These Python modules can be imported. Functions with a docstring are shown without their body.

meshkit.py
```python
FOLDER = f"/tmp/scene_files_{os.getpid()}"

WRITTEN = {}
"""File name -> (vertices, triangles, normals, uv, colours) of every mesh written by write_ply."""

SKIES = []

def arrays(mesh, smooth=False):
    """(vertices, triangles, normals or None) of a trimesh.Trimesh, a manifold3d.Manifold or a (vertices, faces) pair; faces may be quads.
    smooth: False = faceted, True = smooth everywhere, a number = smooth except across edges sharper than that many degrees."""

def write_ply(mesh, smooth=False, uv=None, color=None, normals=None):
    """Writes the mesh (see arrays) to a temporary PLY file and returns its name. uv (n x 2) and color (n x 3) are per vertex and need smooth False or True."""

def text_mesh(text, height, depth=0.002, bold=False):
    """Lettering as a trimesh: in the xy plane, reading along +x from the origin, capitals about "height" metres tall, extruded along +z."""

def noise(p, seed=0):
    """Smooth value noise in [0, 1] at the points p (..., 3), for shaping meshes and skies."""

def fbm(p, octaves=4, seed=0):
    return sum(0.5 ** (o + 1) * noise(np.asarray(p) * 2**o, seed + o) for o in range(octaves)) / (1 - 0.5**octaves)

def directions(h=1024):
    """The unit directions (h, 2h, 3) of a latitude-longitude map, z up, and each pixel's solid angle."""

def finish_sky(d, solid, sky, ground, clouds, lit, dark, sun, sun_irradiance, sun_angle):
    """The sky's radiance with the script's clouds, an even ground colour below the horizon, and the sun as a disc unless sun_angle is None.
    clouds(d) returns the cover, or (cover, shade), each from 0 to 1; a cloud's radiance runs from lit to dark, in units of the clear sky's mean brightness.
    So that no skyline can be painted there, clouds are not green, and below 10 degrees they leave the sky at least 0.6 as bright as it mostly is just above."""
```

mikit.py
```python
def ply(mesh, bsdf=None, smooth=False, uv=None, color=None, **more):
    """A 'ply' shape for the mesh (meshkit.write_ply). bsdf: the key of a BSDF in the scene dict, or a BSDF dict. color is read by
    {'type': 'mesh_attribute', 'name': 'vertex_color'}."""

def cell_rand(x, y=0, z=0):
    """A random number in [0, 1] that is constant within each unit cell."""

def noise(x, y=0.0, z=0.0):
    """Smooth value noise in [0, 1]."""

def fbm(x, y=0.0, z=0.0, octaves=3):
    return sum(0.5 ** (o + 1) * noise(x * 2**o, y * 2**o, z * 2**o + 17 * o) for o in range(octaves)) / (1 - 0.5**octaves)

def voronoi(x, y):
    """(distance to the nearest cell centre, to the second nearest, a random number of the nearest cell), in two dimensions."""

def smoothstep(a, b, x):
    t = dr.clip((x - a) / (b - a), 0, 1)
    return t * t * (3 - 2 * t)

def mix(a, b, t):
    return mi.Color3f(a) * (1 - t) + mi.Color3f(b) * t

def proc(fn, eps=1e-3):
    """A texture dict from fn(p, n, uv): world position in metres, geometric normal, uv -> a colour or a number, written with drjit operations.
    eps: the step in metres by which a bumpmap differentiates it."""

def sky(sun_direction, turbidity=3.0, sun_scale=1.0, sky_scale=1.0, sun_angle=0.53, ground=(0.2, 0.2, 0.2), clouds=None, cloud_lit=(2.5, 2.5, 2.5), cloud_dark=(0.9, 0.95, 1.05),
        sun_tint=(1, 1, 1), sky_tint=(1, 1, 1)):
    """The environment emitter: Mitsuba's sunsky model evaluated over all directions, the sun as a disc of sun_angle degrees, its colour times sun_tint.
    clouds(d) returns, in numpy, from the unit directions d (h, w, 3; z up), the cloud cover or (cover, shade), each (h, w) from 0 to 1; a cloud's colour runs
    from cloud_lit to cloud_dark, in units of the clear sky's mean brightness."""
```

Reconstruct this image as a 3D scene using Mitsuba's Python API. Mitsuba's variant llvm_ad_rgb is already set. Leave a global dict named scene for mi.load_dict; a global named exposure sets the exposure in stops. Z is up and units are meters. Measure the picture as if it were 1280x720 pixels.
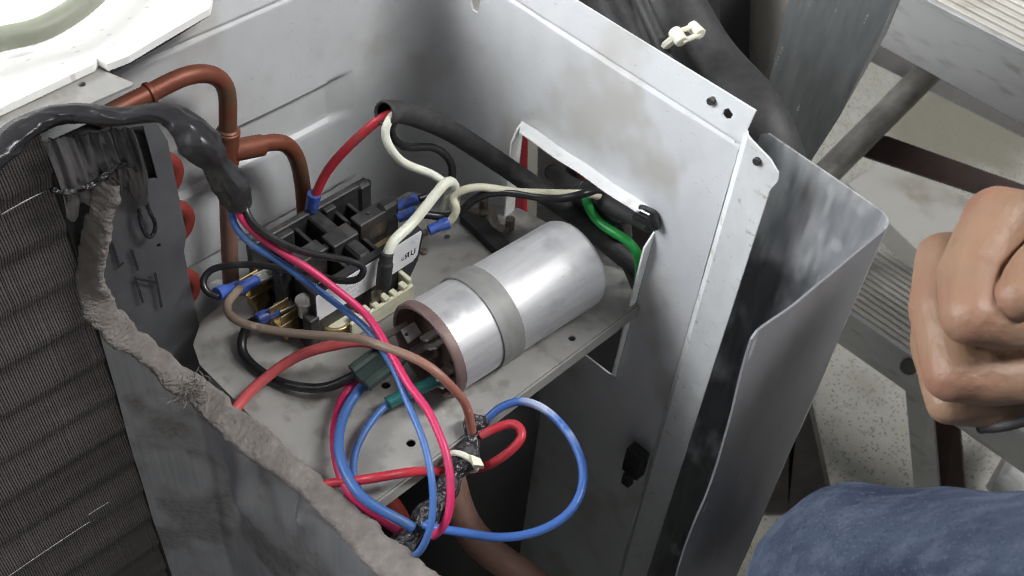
import math, random
import numpy as np, trimesh, manifold3d as m3, shapely
from shapely.geometry import Polygon, box as sbox, Point
import drjit as dr, mitsuba as mi
import mikit, meshkit
from mikit import noise, fbm, smoothstep, mix, voronoi, cell_rand

T = mi.ScalarTransform4f
rng = np.random.default_rng(7); random.seed(7)
scene, labels = {}, {}

# ------------------------------------------------------------------ camera, light, exposure
CAM = np.array([-0.3626, -0.2246, 0.4550]); FWD = np.array([0.5140, 0.4451, -0.7333]); UP = np.array([0.4815, 0.5578, 0.6760])
scene['camera'] = {'type': 'thinlens', 'fov': 2 * math.degrees(math.atan(640 / 1450)), 'fov_axis': 'x', 'aperture_radius': 0.0011, 'focus_distance': 0.58,
                   'near_clip': 0.02, 'far_clip': 30.0, 'to_world': T().look_at(origin=CAM.tolist(), target=(CAM + FWD).tolist(), up=UP.tolist())}
exposure = 0.0
scene['room_light'] = {'type': 'constant', 'radiance': {'type': 'rgb', 'value': [0.170, 0.174, 0.181]}}

def lamp(key, centre, target, w, h, rad, label):
    scene[key] = {'type': 'rectangle', 'to_world': T().look_at(origin=list(centre), target=list(target), up=[0.1, 0.9, 0.3]) @ T().scale([w / 2, h / 2, 1]),
                  'emitter': {'type': 'area', 'radiance': {'type': 'rgb', 'value': list(rad)}}, 'bsdf': {'type': 'diffuse', 'reflectance': {'type': 'rgb', 'value': 0.7}}}
    labels[key] = {'label': label, 'category': 'lamp'}

lamp('unseen_back_light', (-1.45, 1.33, 1.12), (-0.05, 0.1, 0.05), 1.40, 1.00, (18.2, 18.5, 18.9), 'unseen broad light panel at back left standing in for window light')  # unseen panel set by the shadow direction, stands in for window light
lamp('ceiling_lamp', (0.75, -0.95, 1.75), (-0.05, 0.1, 0.0), 1.2, 0.3, (44, 43.7, 43), 'fluorescent ceiling lamp above the ladder')

# ------------------------------------------------------------------ materials
def rgb(*c): return {'type': 'rgb', 'value': list(c)}
def pr(name, col, rough=0.5, metal=0.0, spec=0.5, bump=None, bs=0.0005, **k):
    b = {'type': 'principled', 'base_color': col if isinstance(col, dict) else rgb(*col), 'roughness': rough, 'metallic': metal, 'specular': spec, **k}
    if bump is not None:
        b = {'type': 'bumpmap', 'arbitrary': mikit.proc(bump, eps=2e-4), 'scale': bs, 'bsdf': b}
    scene[name] = {'type': 'twosided', 'bsdf': b}

def c_paint(p, n, uv):
    a = fbm(p.x * 30 + 3, p.y * 30, p.z * 22, 4); b = fbm(p.x * 110, p.y * 110, p.z * 45, 3)
    g = fbm(p.x * 9 + 5, p.y * 9 + 2, p.z * 9, 3)
    c = mix((0.50, 0.52, 0.535), (0.565, 0.58, 0.59), b)
    c = mix(c, (0.34, 0.32, 0.28), smoothstep(0.50, 0.78, a) * 0.6)
    c = mix(c, (0.43, 0.43, 0.425), smoothstep(0.45, 0.7, g) * 0.4)
    sp = noise(p.x * 900, p.y * 900, p.z * 900)
    return mix(c, (0.2, 0.19, 0.18), smoothstep(0.90, 0.97, sp) * 0.5)
pr('m_paint', mikit.proc(c_paint), 0.45, 0.0, 0.4)
def c_white(p, n, uv):
    return mix((0.88, 0.885, 0.87), (0.62, 0.60, 0.55), smoothstep(0.55, 0.85, fbm(p.x * 200, p.y * 200, p.z * 200, 3)) * 0.6)
pr('m_white', mikit.proc(c_white), 0.45)
def c_flange(p, n, uv):
    a = fbm(p.x * 140, p.y * 140, p.z * 60, 4); c = mix((0.62, 0.645, 0.65), (0.50, 0.51, 0.51), a)
    return mix(c, (0.33, 0.30, 0.26), smoothstep(0.66, 0.85, fbm(p.x * 60 + 9, p.y * 260, p.z * 300, 3)) * 0.7)
pr('m_flange', mikit.proc(c_flange), 0.42)
def c_dusty(p, n, uv):
    a = fbm(p.x * 55, p.y * 55, p.z * 55, 4); b = noise(p.x * 700, p.y * 700, p.z * 700)
    c = mix((0.29, 0.286, 0.272), (0.41, 0.404, 0.385), a)
    c = mix(c, (0.20, 0.185, 0.165), smoothstep(0.5, 0.8, fbm(p.x * 130 + 4, p.y * 130, p.z * 130, 3)) * 0.6)
    return mix(c, (0.45, 0.45, 0.44), smoothstep(0.8, 0.98, b) * 0.25)
pr('m_dusty', mikit.proc(c_dusty), 0.55, 0.25, 0.4)
def c_sheet(p, n, uv):
    a = fbm(p.x * 60, p.y * 60, p.z * 25, 4); s = noise(p.x * 700, p.y * 900, p.z * 14)
    c = mix((0.27, 0.278, 0.312), (0.46, 0.47, 0.515), a * 0.7 + s * 0.3)
    return mix(c, (0.11, 0.095, 0.085), smoothstep(0.47, 0.66, fbm(p.x * 34 + 7, p.y * 34, p.z * 26, 4)) * (0.35 + 0.35 * noise(p.x * 500, p.y * 500, p.z * 500)))
pr('m_sheet', mikit.proc(c_sheet), 0.48, 0.45, 0.5)
pr('m_tubesheet', mikit.proc(lambda p, n, uv: mix((0.075, 0.078, 0.085), (0.16, 0.165, 0.175), fbm(p.x * 60, p.y * 60, p.z * 40, 4))), 0.5, 0.3)
def c_dust(p, n, uv):
    a = fbm(p.x * 180, p.y * 180, p.z * 180, 4); b = noise(p.x * 1100, p.y * 1100, p.z * 1100)
    c = mix((0.135, 0.120, 0.112), (0.27, 0.25, 0.235), a)
    return mix(c, (0.42, 0.40, 0.36), smoothstep(0.72, 0.95, b) * 0.2)
pr('m_dust', mikit.proc(c_dust), 0.95, 0, 0.1, bump=lambda p, n, uv: fbm(p.x * 900, p.y * 900, p.z * 900, 3), bs=0.0012)
def c_galv(p, n, uv):
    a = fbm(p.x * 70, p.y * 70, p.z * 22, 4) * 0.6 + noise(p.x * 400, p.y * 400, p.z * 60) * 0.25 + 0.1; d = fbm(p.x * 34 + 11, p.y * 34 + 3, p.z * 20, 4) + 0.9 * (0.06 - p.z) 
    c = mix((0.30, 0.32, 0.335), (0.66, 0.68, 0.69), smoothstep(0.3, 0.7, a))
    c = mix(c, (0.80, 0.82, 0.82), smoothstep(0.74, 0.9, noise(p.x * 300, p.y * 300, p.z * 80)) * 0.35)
    return mix(c, (0.055, 0.06, 0.065), smoothstep(0.40, 0.62, d) * 0.8)  # dark mottling; the downward darkening is painted shade inside the flap
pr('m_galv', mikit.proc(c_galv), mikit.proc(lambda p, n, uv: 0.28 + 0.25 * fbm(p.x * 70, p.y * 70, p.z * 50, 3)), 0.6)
def c_flap(p, n, uv):
    a = fbm(p.x * 50, p.y * 50, p.z * 18, 4)
    c = mix((0.175, 0.178, 0.198), (0.25, 0.252, 0.275), a)
    return mix(c, (0.55, 0.56, 0.58), smoothstep(0.80, 0.9, fbm(p.x * 500, p.y * 500, p.z * 25, 2)) * 0.5)
pr('m_flap', mikit.proc(c_flap), 0.5, 0.3)
def c_fin(p, n, uv):
    a = fbm(p.x * 12, p.y * 60, p.z * 160, 4); b = fbm(p.x * 4 + 3, p.z * 14, p.y, 3)
    c = mix((0.125, 0.112, 0.114), (0.235, 0.215, 0.218), a)
    return mix(c, (0.085, 0.075, 0.075), smoothstep(0.45, 0.75, b) * 0.7)
pr('m_fin', mikit.proc(c_fin), 0.45, 0.55)
pr('m_scratch', (0.42, 0.41, 0.41), 0.4, 0.8)
def c_copper(p, n, uv):
    a = fbm(p.x * 90, p.y * 90, p.z * 60, 4); b = fbm(p.x * 35 + 2, p.y * 35, p.z * 40, 3)
    c = mix((0.14, 0.040, 0.024), (0.22, 0.070, 0.038), a)
    return mix(c, (0.13, 0.085, 0.05), smoothstep(0.5, 0.75, b) * 0.85)
pr('m_copper', mikit.proc(c_copper), 0.5, 0.4)
pr('m_bend', (0.24, 0.04, 0.03), 0.4, 0.4)
def c_suction(p, n, uv):
    return mix((0.16, 0.085, 0.06), (0.30, 0.17, 0.13), fbm(p.x * 60, p.y * 60, p.z * 60, 4))
pr('m_suction', mikit.proc(c_suction), 0.6, 0.1)
def c_can(p, n, uv):
    a = fbm(p.x * 45, p.y * 400, p.z * 400, 3); b = fbm(p.x * 70, p.y * 70, p.z * 70, 4)
    c = mix((0.50, 0.50, 0.515), (0.63, 0.63, 0.64), a)
    c = mix(c, (0.36, 0.365, 0.38), smoothstep(0.50, 0.75, b) * 0.7)
    return mix(c, (0.40, 0.40, 0.40), smoothstep(0.86, 0.96, noise(p.x * 600, p.y * 600, p.z * 600)) * 0.6)
pr('m_can', mikit.proc(c_can), mikit.proc(lambda p, n, uv: 0.42 + 0.2 * fbm(p.x * 80, p.y * 80, p.z * 80, 3)), 0.6)
def c_strap(p, n, uv):
    return mix((0.19, 0.193, 0.185), (0.26, 0.262, 0.25), fbm(p.x * 300, p.y * 120, p.z * 120, 3))
pr('m_strap', mikit.proc(c_strap), 0.6, 0.3)
def c_rim(p, n, uv):
    return mix((0.13, 0.085, 0.08), (0.22, 0.155, 0.145), fbm(p.x * 200, p.y * 200, p.z * 200, 3))
pr('m_rim', mikit.proc(c_rim), 0.55, 0.3)
pr('m_plate', mikit.proc(lambda p, n, uv: mix((0.045, 0.03, 0.024), (0.11, 0.08, 0.06), fbm(p.x * 250, p.y * 250, p.z * 250, 3))), 0.7)
def c_black(p, n, uv):
    a = fbm(p.x * 300, p.y * 300, p.z * 300, 3)
    c = mix((0.015, 0.015, 0.017), (0.035, 0.035, 0.036), a)
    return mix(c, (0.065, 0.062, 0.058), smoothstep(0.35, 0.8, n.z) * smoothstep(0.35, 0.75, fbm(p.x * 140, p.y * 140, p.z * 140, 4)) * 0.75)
pr('m_black', mikit.proc(c_black), 0.5)
pr('m_label', (0.66, 0.67, 0.69), 0.4)
pr('m_ink', (0.02, 0.02, 0.025), 0.5)
pr('m_greyink', (0.38, 0.38, 0.42), 0.6)
pr('m_cream', mikit.proc(lambda p, n, uv: mix((0.60, 0.59, 0.45), (0.42, 0.40, 0.29), fbm(p.x * 300, p.y * 300, p.z * 300, 3) * 0.8)), 0.45)
pr('m_brass', mikit.proc(lambda p, n, uv: mix((0.28, 0.19, 0.08), (0.55, 0.44, 0.24), fbm(p.x * 220, p.y * 220, p.z * 220, 3))), 0.35, 0.8)
pr('m_tin', mikit.proc(lambda p, n, uv: mix((0.55, 0.53, 0.50), (0.72, 0.71, 0.68), fbm(p.x * 300, p.y * 300, p.z * 300, 3))), 0.3, 0.85)
pr('m_lug', mikit.proc(lambda p, n, uv: mix((0.10, 0.085, 0.065), (0.26, 0.235, 0.20), fbm(p.x * 250, p.y * 250, p.z * 250, 3))), 0.45, 0.5)
def wire_mat(name, a, b, rough=0.42):
    def f(p, n, uv): return mix(a, b, smoothstep(0.52, 0.82, fbm(p.x * 120, p.y * 120, p.z * 120, 3)))
    pr(name, mikit.proc(f), rough)
wire_mat('m_red', (0.46, 0.028, 0.045), (0.36, 0.06, 0.065))
wire_mat('m_rose', (0.50, 0.085, 0.090), (0.38, 0.11, 0.105), 0.4)
wire_mat('m_pink', (0.52, 0.022, 0.105), (0.40, 0.04, 0.10))
wire_mat('m_blue', (0.050, 0.130, 0.36), (0.085, 0.155, 0.29))
def c_blueworn(p, n, uv):
    return mix((0.042, 0.115, 0.36), (0.60, 0.64, 0.70), smoothstep(0.50, 0.62, fbm(p.x * 55 + 4, p.y * 55, p.z * 160, 4)) * smoothstep(-0.108, -0.094, p.x))
pr('m_blueworn', mikit.proc(c_blueworn), 0.38)
wire_mat('m_whitewire', (0.64, 0.655, 0.56), (0.58, 0.57, 0.45))
wire_mat('m_creamwire', (0.63, 0.61, 0.47), (0.50, 0.46, 0.34))
def c_brownwire(p, n, uv):
    c = mix((0.22, 0.165, 0.125), (0.27, 0.095, 0.068), smoothstep(-0.152, -0.128, p.x + 0.012 * fbm(p.x * 90, p.y * 90, p.z * 90, 2)))
    return mix(c, (0.50, 0.40, 0.34), smoothstep(0.70, 0.85, fbm(p.x * 200, p.y * 200, p.z * 200, 3)) * 0.6)
pr('m_brownwire', mikit.proc(c_brownwire), 0.45)
wire_mat('m_blackwire', (0.012, 0.012, 0.014), (0.03, 0.03, 0.032), 0.35)
wire_mat('m_greenwire', (0.015, 0.26, 0.05), (0.02, 0.20, 0.045))
pr('m_crimp', mikit.proc(lambda p, n, uv: mix((0.045, 0.10, 0.38), (0.03, 0.05, 0.17), smoothstep(0.4, 0.75, fbm(p.x * 260, p.y * 260, p.z * 260, 3)))), 0.4)
pr('m_teal', mikit.proc(lambda p, n, uv: mix((0.014, 0.026, 0.025), (0.034, 0.055, 0.047), fbm(p.x * 120, p.y * 120, p.z * 120, 3))), 0.4)
pr('m_tealtube', (0.015, 0.11, 0.105), 0.35)
pr('m_sleeve', mikit.proc(lambda p, n, uv: mix((0.010, 0.010, 0.012), (0.032, 0.031, 0.034), fbm(p.x * 150, p.y * 150, p.z * 150, 3))), 0.30, spec=0.55, bump=lambda p, n, uv: fbm(p.x * 110, p.y * 110, p.z * 110, 2), bs=0.0005)
pr('m_film', mikit.proc(lambda p, n, uv: mix((0.030, 0.029, 0.031), (0.10, 0.096, 0.098), fbm(p.x * 260, p.y * 200, p.z * 40, 3))), 0.22, spec=0.8)
def c_rubber(p, n, uv):
    c = mix((0.014, 0.014, 0.015), (0.034, 0.034, 0.034), fbm(p.x * 200, p.y * 200, p.z * 200, 3))
    return mix(c, (0.13, 0.125, 0.12), smoothstep(0.6, 0.9, fbm(p.x * 60, p.y * 60, p.z * 60, 3)) * 0.35)
pr('m_rubber', mikit.proc(c_rubber), 0.6)
pr('m_tape', mikit.proc(lambda p, n, uv: mix((0.016, 0.015, 0.018), (0.07, 0.068, 0.07), smoothstep(0.5, 0.8, fbm(p.x * 260, p.y * 260, p.z * 260, 3)))), 0.3, spec=0.8, bump=lambda p, n, uv: fbm(p.x * 420, p.y * 420, p.z * 420, 3), bs=0.004)
pr('m_gloss', (0.012, 0.012, 0.014), 0.12, spec=0.8)
pr('m_tie', (0.68, 0.67, 0.55), 0.4)
def c_skin(p, n, uv):
    a = fbm(p.x * 55, p.y * 55, p.z * 55, 4); b = fbm(p.x * 30 + 3, p.y * 30, p.z * 30 + 8, 3)
    c = mix((0.205, 0.124, 0.078), (0.265, 0.168, 0.110), a)
    c = mix(c, (0.24, 0.112, 0.080), smoothstep(0.42, 0.72, b) * 0.6)
    return mix(c, (0.24, 0.14, 0.095), smoothstep(0.7, 0.9, noise(p.x * 500, p.y * 500, p.z * 500)) * 0.2)
pr('m_skin', mikit.proc(c_skin), 0.48, 0, 0.35, bump=lambda p, n, uv: fbm(p.x * 240, p.y * 240, p.z * 240, 4) + 0.2 * noise(p.x * 1500, p.y * 1500, p.z * 1500), bs=0.0005)
def c_denim(p, n, uv):
    u = p.x * 0.71 - p.y * 0.70; v = p.x * 0.45 + p.y * 0.45 + p.z * 0.77; w = p.x * 0.54 + p.y * 0.55 - p.z * 0.64
    f = fbm(u * 16, v * 34, w * 20, 4); st = noise(u * 420, v * 1500, w * 1500); wv = noise(u * 1700, v * 500, w * 500); g = fbm(u * 70, v * 160, w * 160, 3)
    c = mix((0.016, 0.022, 0.040), (0.046, 0.060, 0.090), smoothstep(0.25, 0.75, f))
    c = mix(c, (0.075, 0.092, 0.122), smoothstep(0.40, 0.75, g) * 0.40)
    c = mix(c, (0.115, 0.135, 0.165), smoothstep(0.60, 0.95, st) * 0.30)
    return mix(c, (0.010, 0.014, 0.027), smoothstep(0.6, 0.95, wv) * 0.35)
pr('m_denim', mikit.proc(c_denim), 0.9, 0, 0.15, bump=lambda p, n, uv: noise((p.x * 0.71 - p.y * 0.70) * 1500, (p.x + p.y + 1.6 * p.z) * 700, 0.5), bs=0.0003)
def c_terrazzo(p, n, uv):
    d1, d2, r = voronoi(p.x * 250, p.y * 250); e1, e2, q = voronoi(p.x * 560 + 7, p.y * 560)
    g = fbm(p.x * 5 + 3, p.y * 5 + 1, 0, 4); h = fbm(p.x * 40, p.y * 40, 2, 3)
    c = mix((0.27, 0.265, 0.235), (0.35, 0.345, 0.315), h)
    c = mix(c, (0.09, 0.085, 0.07), smoothstep(0.36, 0.22, d1) * smoothstep(0.68, 0.74, r) * 0.85)
    c = mix(c, (0.22, 0.19, 0.14), smoothstep(0.34, 0.24, e1) * smoothstep(0.62, 0.7, q) * 0.8)
    return mix(c, (0.15, 0.14, 0.108), smoothstep(0.47, 0.66, g) * 0.85)
pr('m_terrazzo', mikit.proc(c_terrazzo), 0.5)
def c_board(p, n, uv):
    c = mix((0.86, 0.86, 0.84), (0.80, 0.80, 0.78), fbm(p.x * 20, p.y * 20, 0, 3))
    d1, d2, r = voronoi(p.x * 160 + p.y * 60, p.y * 420)
    return mix(c, (0.52, 0.48, 0.46), smoothstep(0.25, 0.12, d1) * smoothstep(0.80, 0.86, r) * 0.6)
pr('m_slab', mikit.proc(lambda p, n, uv: mix((0.30, 0.295, 0.275), (0.20, 0.185, 0.155), smoothstep(0.4, 0.7, fbm(p.x * 22, p.y * 22, p.z * 22, 4)))), 0.7)
pr('m_board', mikit.proc(c_board), 0.5)
pr('m_cord', mikit.proc(lambda p, n, uv: mix((0.22, 0.235, 0.175), (0.30, 0.315, 0.25), fbm(p.x * 80, p.y * 80, p.z * 80, 3))), 0.5)
def c_alu(p, n, uv):
    a = fbm(p.x * 40, p.y * 12, p.z * 40, 4)
    c = mix((0.40, 0.405, 0.405), (0.54, 0.545, 0.54), a)
    return mix(c, (0.22, 0.21, 0.19), smoothstep(0.55, 0.85, fbm(p.x * 130, p.y * 45, p.z * 130, 4)) * 0.5)
pr('m_alu', mikit.proc(c_alu), 0.42, 0.35)
def c_tread(p, n, uv):
    a = fbm(p.x * 60, p.y * 12, p.z * 40, 4)
    c = mix((0.46, 0.44, 0.385), (0.62, 0.60, 0.545), a)
    return mix(c, (0.24, 0.21, 0.15), smoothstep(0.55, 0.8, fbm(p.x * 30, p.y * 30, 3, 4)) * 0.5)
pr('m_tread', mikit.proc(c_tread), 0.5, 0.3)
def c_duct(p, n, uv):
    a = fbm(p.x * 260, p.y * 260, p.z * 16, 4); b = noise(p.x * 420, p.y * 420, p.z * 30)
    c = mix((0.12, 0.13, 0.13), (0.23, 0.24, 0.24), a)
    return mix(c, (0.55, 0.56, 0.56), smoothstep(0.82, 0.96, b) * smoothstep(0.4, 0.7, noise(p.x * 900, p.y * 900, p.z * 900)))
pr('m_duct', mikit.proc(c_duct), 0.5, 0.4)
pr('m_beige', mikit.proc(lambda p, n, uv: mix((0.30, 0.28, 0.245), (0.44, 0.42, 0.375), fbm(p.x * 90, p.y * 90, p.z * 12, 4))), 0.6)
pr('m_darkbar', mikit.proc(lambda p, n, uv: mix((0.014, 0.013, 0.013), (0.04, 0.036, 0.034), fbm(p.x * 60, p.y * 60, p.z * 60, 3))), 0.55)
pr('m_rust', mikit.proc(lambda p, n, uv: mix((0.022, 0.016, 0.015), (0.065, 0.034, 0.029), fbm(p.x * 45, p.y * 45, p.z * 45, 4))), 0.7)
pr('m_pipe', mikit.proc(lambda p, n, uv: mix((0.10, 0.095, 0.085), (0.36, 0.35, 0.325), fbm(p.x * 70, p.y * 70, p.z * 70, 4))), 0.55, 0.3)
pr('m_redpaint', (0.42, 0.015, 0.03), 0.4)
pr('m_brownpost', (0.18, 0.055, 0.045), 0.5)
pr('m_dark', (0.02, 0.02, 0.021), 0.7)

# ------------------------------------------------------------------ mesh helpers
def obj(key, mesh, mat, smooth=False, parent=None, label=None, cat=None, group=None, kind=None):
    base = (parent + '__' if parent else '') + key; k, i = base, 0
    while k in scene or (k in labels and parent is None):
        i += 1; k = f'{base}_{i:03d}'
    scene[k] = mikit.ply(mesh, mat, smooth=smooth)
    tag(k, label, cat, group, kind); return k
def tag(k, label=None, cat=None, group=None, kind=None):
    d = {a: b for a, b in (('label', label), ('category', cat), ('group', group), ('kind', kind)) if b}
    if d: labels[k] = d
def thing(key, label, cat, group=None):
    k, i = key, 0
    while k in labels:
        i += 1; k = f'{key}_{i:03d}'
    tag(k, label, cat, group); return k
def cat(*ms): return trimesh.util.concatenate(list(ms))
def hull(pts):
    return trimesh.Trimesh(*(lambda h: (h.vert_properties[:, :3], h.tri_verts))(m3.Manifold.hull_points(np.asarray(pts, np.float32)).to_mesh()), process=False)
def cbox(x0, x1, y0, y1, z0, z1, c=0.0006):
    pts = []
    for x, sx in ((x0, 1), (x1, -1)):
        for y, sy in ((y0, 1), (y1, -1)):
            for z, sz in ((z0, 1), (z1, -1)):
                pts += [(x + sx * c, y, z), (x, y + sy * c, z), (x, y, z + sz * c)] if False else [(x + sx * c, y + sy * c, z), (x + sx * c, y, z + sz * c), (x, y + sy * c, z + sz * c)]
    return hull(pts)
def slab(pts, off):
    p = np.asarray(pts, float); return hull(np.vstack([p, p + np.asarray(off, float)]))
def spline(pts, n=10):
    p = np.asarray(pts, float)
    if len(p) == 2: return p[0] + (p[1] - p[0]) * np.linspace(0, 1, n)[:, None]
    from scipy.interpolate import CubicSpline
    t = np.r_[0, np.cumsum(np.linalg.norm(np.diff(p, axis=0), axis=1) ** 0.6)]
    return CubicSpline(t, p, bc_type='natural')(np.linspace(0, t[-1], n * (len(p) - 1) + 1))
def sweep(path, r, sides=14, caps=True, flat=None, wob=0.0, seed=0):
    """A tube along a path; r one radius or one per point; flat = (direction, factor) squashes the section."""
    p = np.asarray(path, float); n = len(p); r = np.broadcast_to(np.asarray(r, float), (n,))
    t = np.gradient(p, axis=0); t /= np.linalg.norm(t, axis=1, keepdims=True) + 1e-12
    a = np.zeros_like(p); v = np.array([0.13, 0.2, 0.97])
    for i in range(n):
        v = v - t[i] * v.dot(t[i]); v /= np.linalg.norm(v); a[i] = v
    b = np.cross(t, a); ang = np.arange(sides) * 2 * np.pi / sides
    off = np.cos(ang)[None, :, None] * a[:, None] + np.sin(ang)[None, :, None] * b[:, None]
    V = p[:, None] + off * r[:, None, None]
    if flat is not None:
        d = np.asarray(flat[0], float); d /= np.linalg.norm(d); q = V - p[:, None]; V = p[:, None] + q - (q @ d)[..., None] * d * (1 - flat[1])
    if wob:
        nz = meshkit.fbm(V * 90, 3, seed) - 0.5; V = V + off * (nz[..., None] * 2 * wob)
    V = V.reshape(-1, 3); F = []
    for i in range(n - 1):
        for j in range(sides):
            k = (j + 1) % sides; F += [(i * sides + j, i * sides + k, (i + 1) * sides + k), (i * sides + j, (i + 1) * sides + k, (i + 1) * sides + j)]
    if caps:
        V = np.vstack([V, p[0], p[-1]]); c0, c1 = len(V) - 2, len(V) - 1
        for j in range(sides):
            k = (j + 1) % sides; F += [(c0, k, j), (c1, (n - 1) * sides + j, (n - 1) * sides + k)]
    return trimesh.Trimesh(V, F, process=False)
def wire(pts, r, n=10, sides=12): return sweep(spline(pts, n), r, sides)
def lathe(profile, origin, axis, sides=48):
    """profile: (distance along the axis, radius)."""
    ax = np.asarray(axis, float); ax /= np.linalg.norm(ax); u = np.cross(ax, [0, 0, 1.0] if abs(ax[2]) < 0.95 else [1.0, 0, 0]); u /= np.linalg.norm(u); w = np.cross(u, ax)
    pr_ = np.asarray(profile, float); ang = np.arange(sides) * 2 * np.pi / sides
    V = (np.asarray(origin) + pr_[:, 0][:, None, None] * ax + pr_[:, 1][:, None, None] * (np.cos(ang)[None, :, None] * u + np.sin(ang)[None, :, None] * w)).reshape(-1, 3)
    F = []
    for i in range(len(pr_) - 1):
        for j in range(sides):
            k = (j + 1) % sides; F += [(i * sides + j, i * sides + k, (i + 1) * sides + k), (i * sides + j, (i + 1) * sides + k, (i + 1) * sides + j)]
    return trimesh.Trimesh(V, F, process=False)
def cyl(p0, p1, r, sides=20):
    p0, p1 = np.asarray(p0, float), np.asarray(p1, float); L = np.linalg.norm(p1 - p0); c = min(r * 0.15, L * 0.2)
    d = (p1 - p0) / L; a = np.cross(d, [0.31, 0.2, 0.93]); a /= np.linalg.norm(a); b = np.cross(d, a); ang = np.arange(sides) * 2 * np.pi / sides
    ring = np.cos(ang)[:, None] * a + np.sin(ang)[:, None] * b
    return hull(np.vstack([p0 + ring * (r - c), p0 + d * c + ring * r, p1 - d * c + ring * r, p1 + ring * (r - c)]))
def sheet(poly, thick, fn=None, edge=None):
    """A flat outline (u, v) as sheet metal; fn maps (u, v, w) to the world, w from 0 to thick."""
    m = trimesh.creation.extrude_polygon(poly, thick, engine='earcut')
    if edge:
        v, f = trimesh.remesh.subdivide_to_size(m.vertices, m.faces, edge, max_iter=14); m = trimesh.Trimesh(v, f, process=True)
    if fn is not None: m.vertices = fn(np.array(m.vertices))
    return m
def bend(mesh): return mesh
def dirn(a, b): d = np.asarray(b, float) - np.asarray(a, float); return d / np.linalg.norm(d)
def blob(chains, res, iters=12, noise_amp=0.0, nf=60, seed=3):
    """One continuous body from chains of (point, radius)."""
    out = None
    for ch in chains:
        for (p0, r0), (p1, r1) in zip(ch[:-1], ch[1:]):
            a = m3.Manifold.sphere(r0, 28).translate([float(x) for x in p0]); b = m3.Manifold.sphere(r1, 28).translate([float(x) for x in p1])
            h = m3.Manifold.batch_hull([a, b]); out = h if out is None else out + h
    h = out.refine_to_length(res).to_mesh(); m = trimesh.Trimesh(h.vert_properties[:, :3], h.tri_verts, process=True)
    trimesh.smoothing.filter_taubin(m, lamb=0.5, nu=0.51, iterations=iters)
    if noise_amp:
        nrm = np.array(m.vertex_normals); m.vertices = np.array(m.vertices) + nrm * (meshkit.fbm(np.array(m.vertices) * nf, 4, seed)[:, None] - 0.5) * noise_amp
    return m
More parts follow.
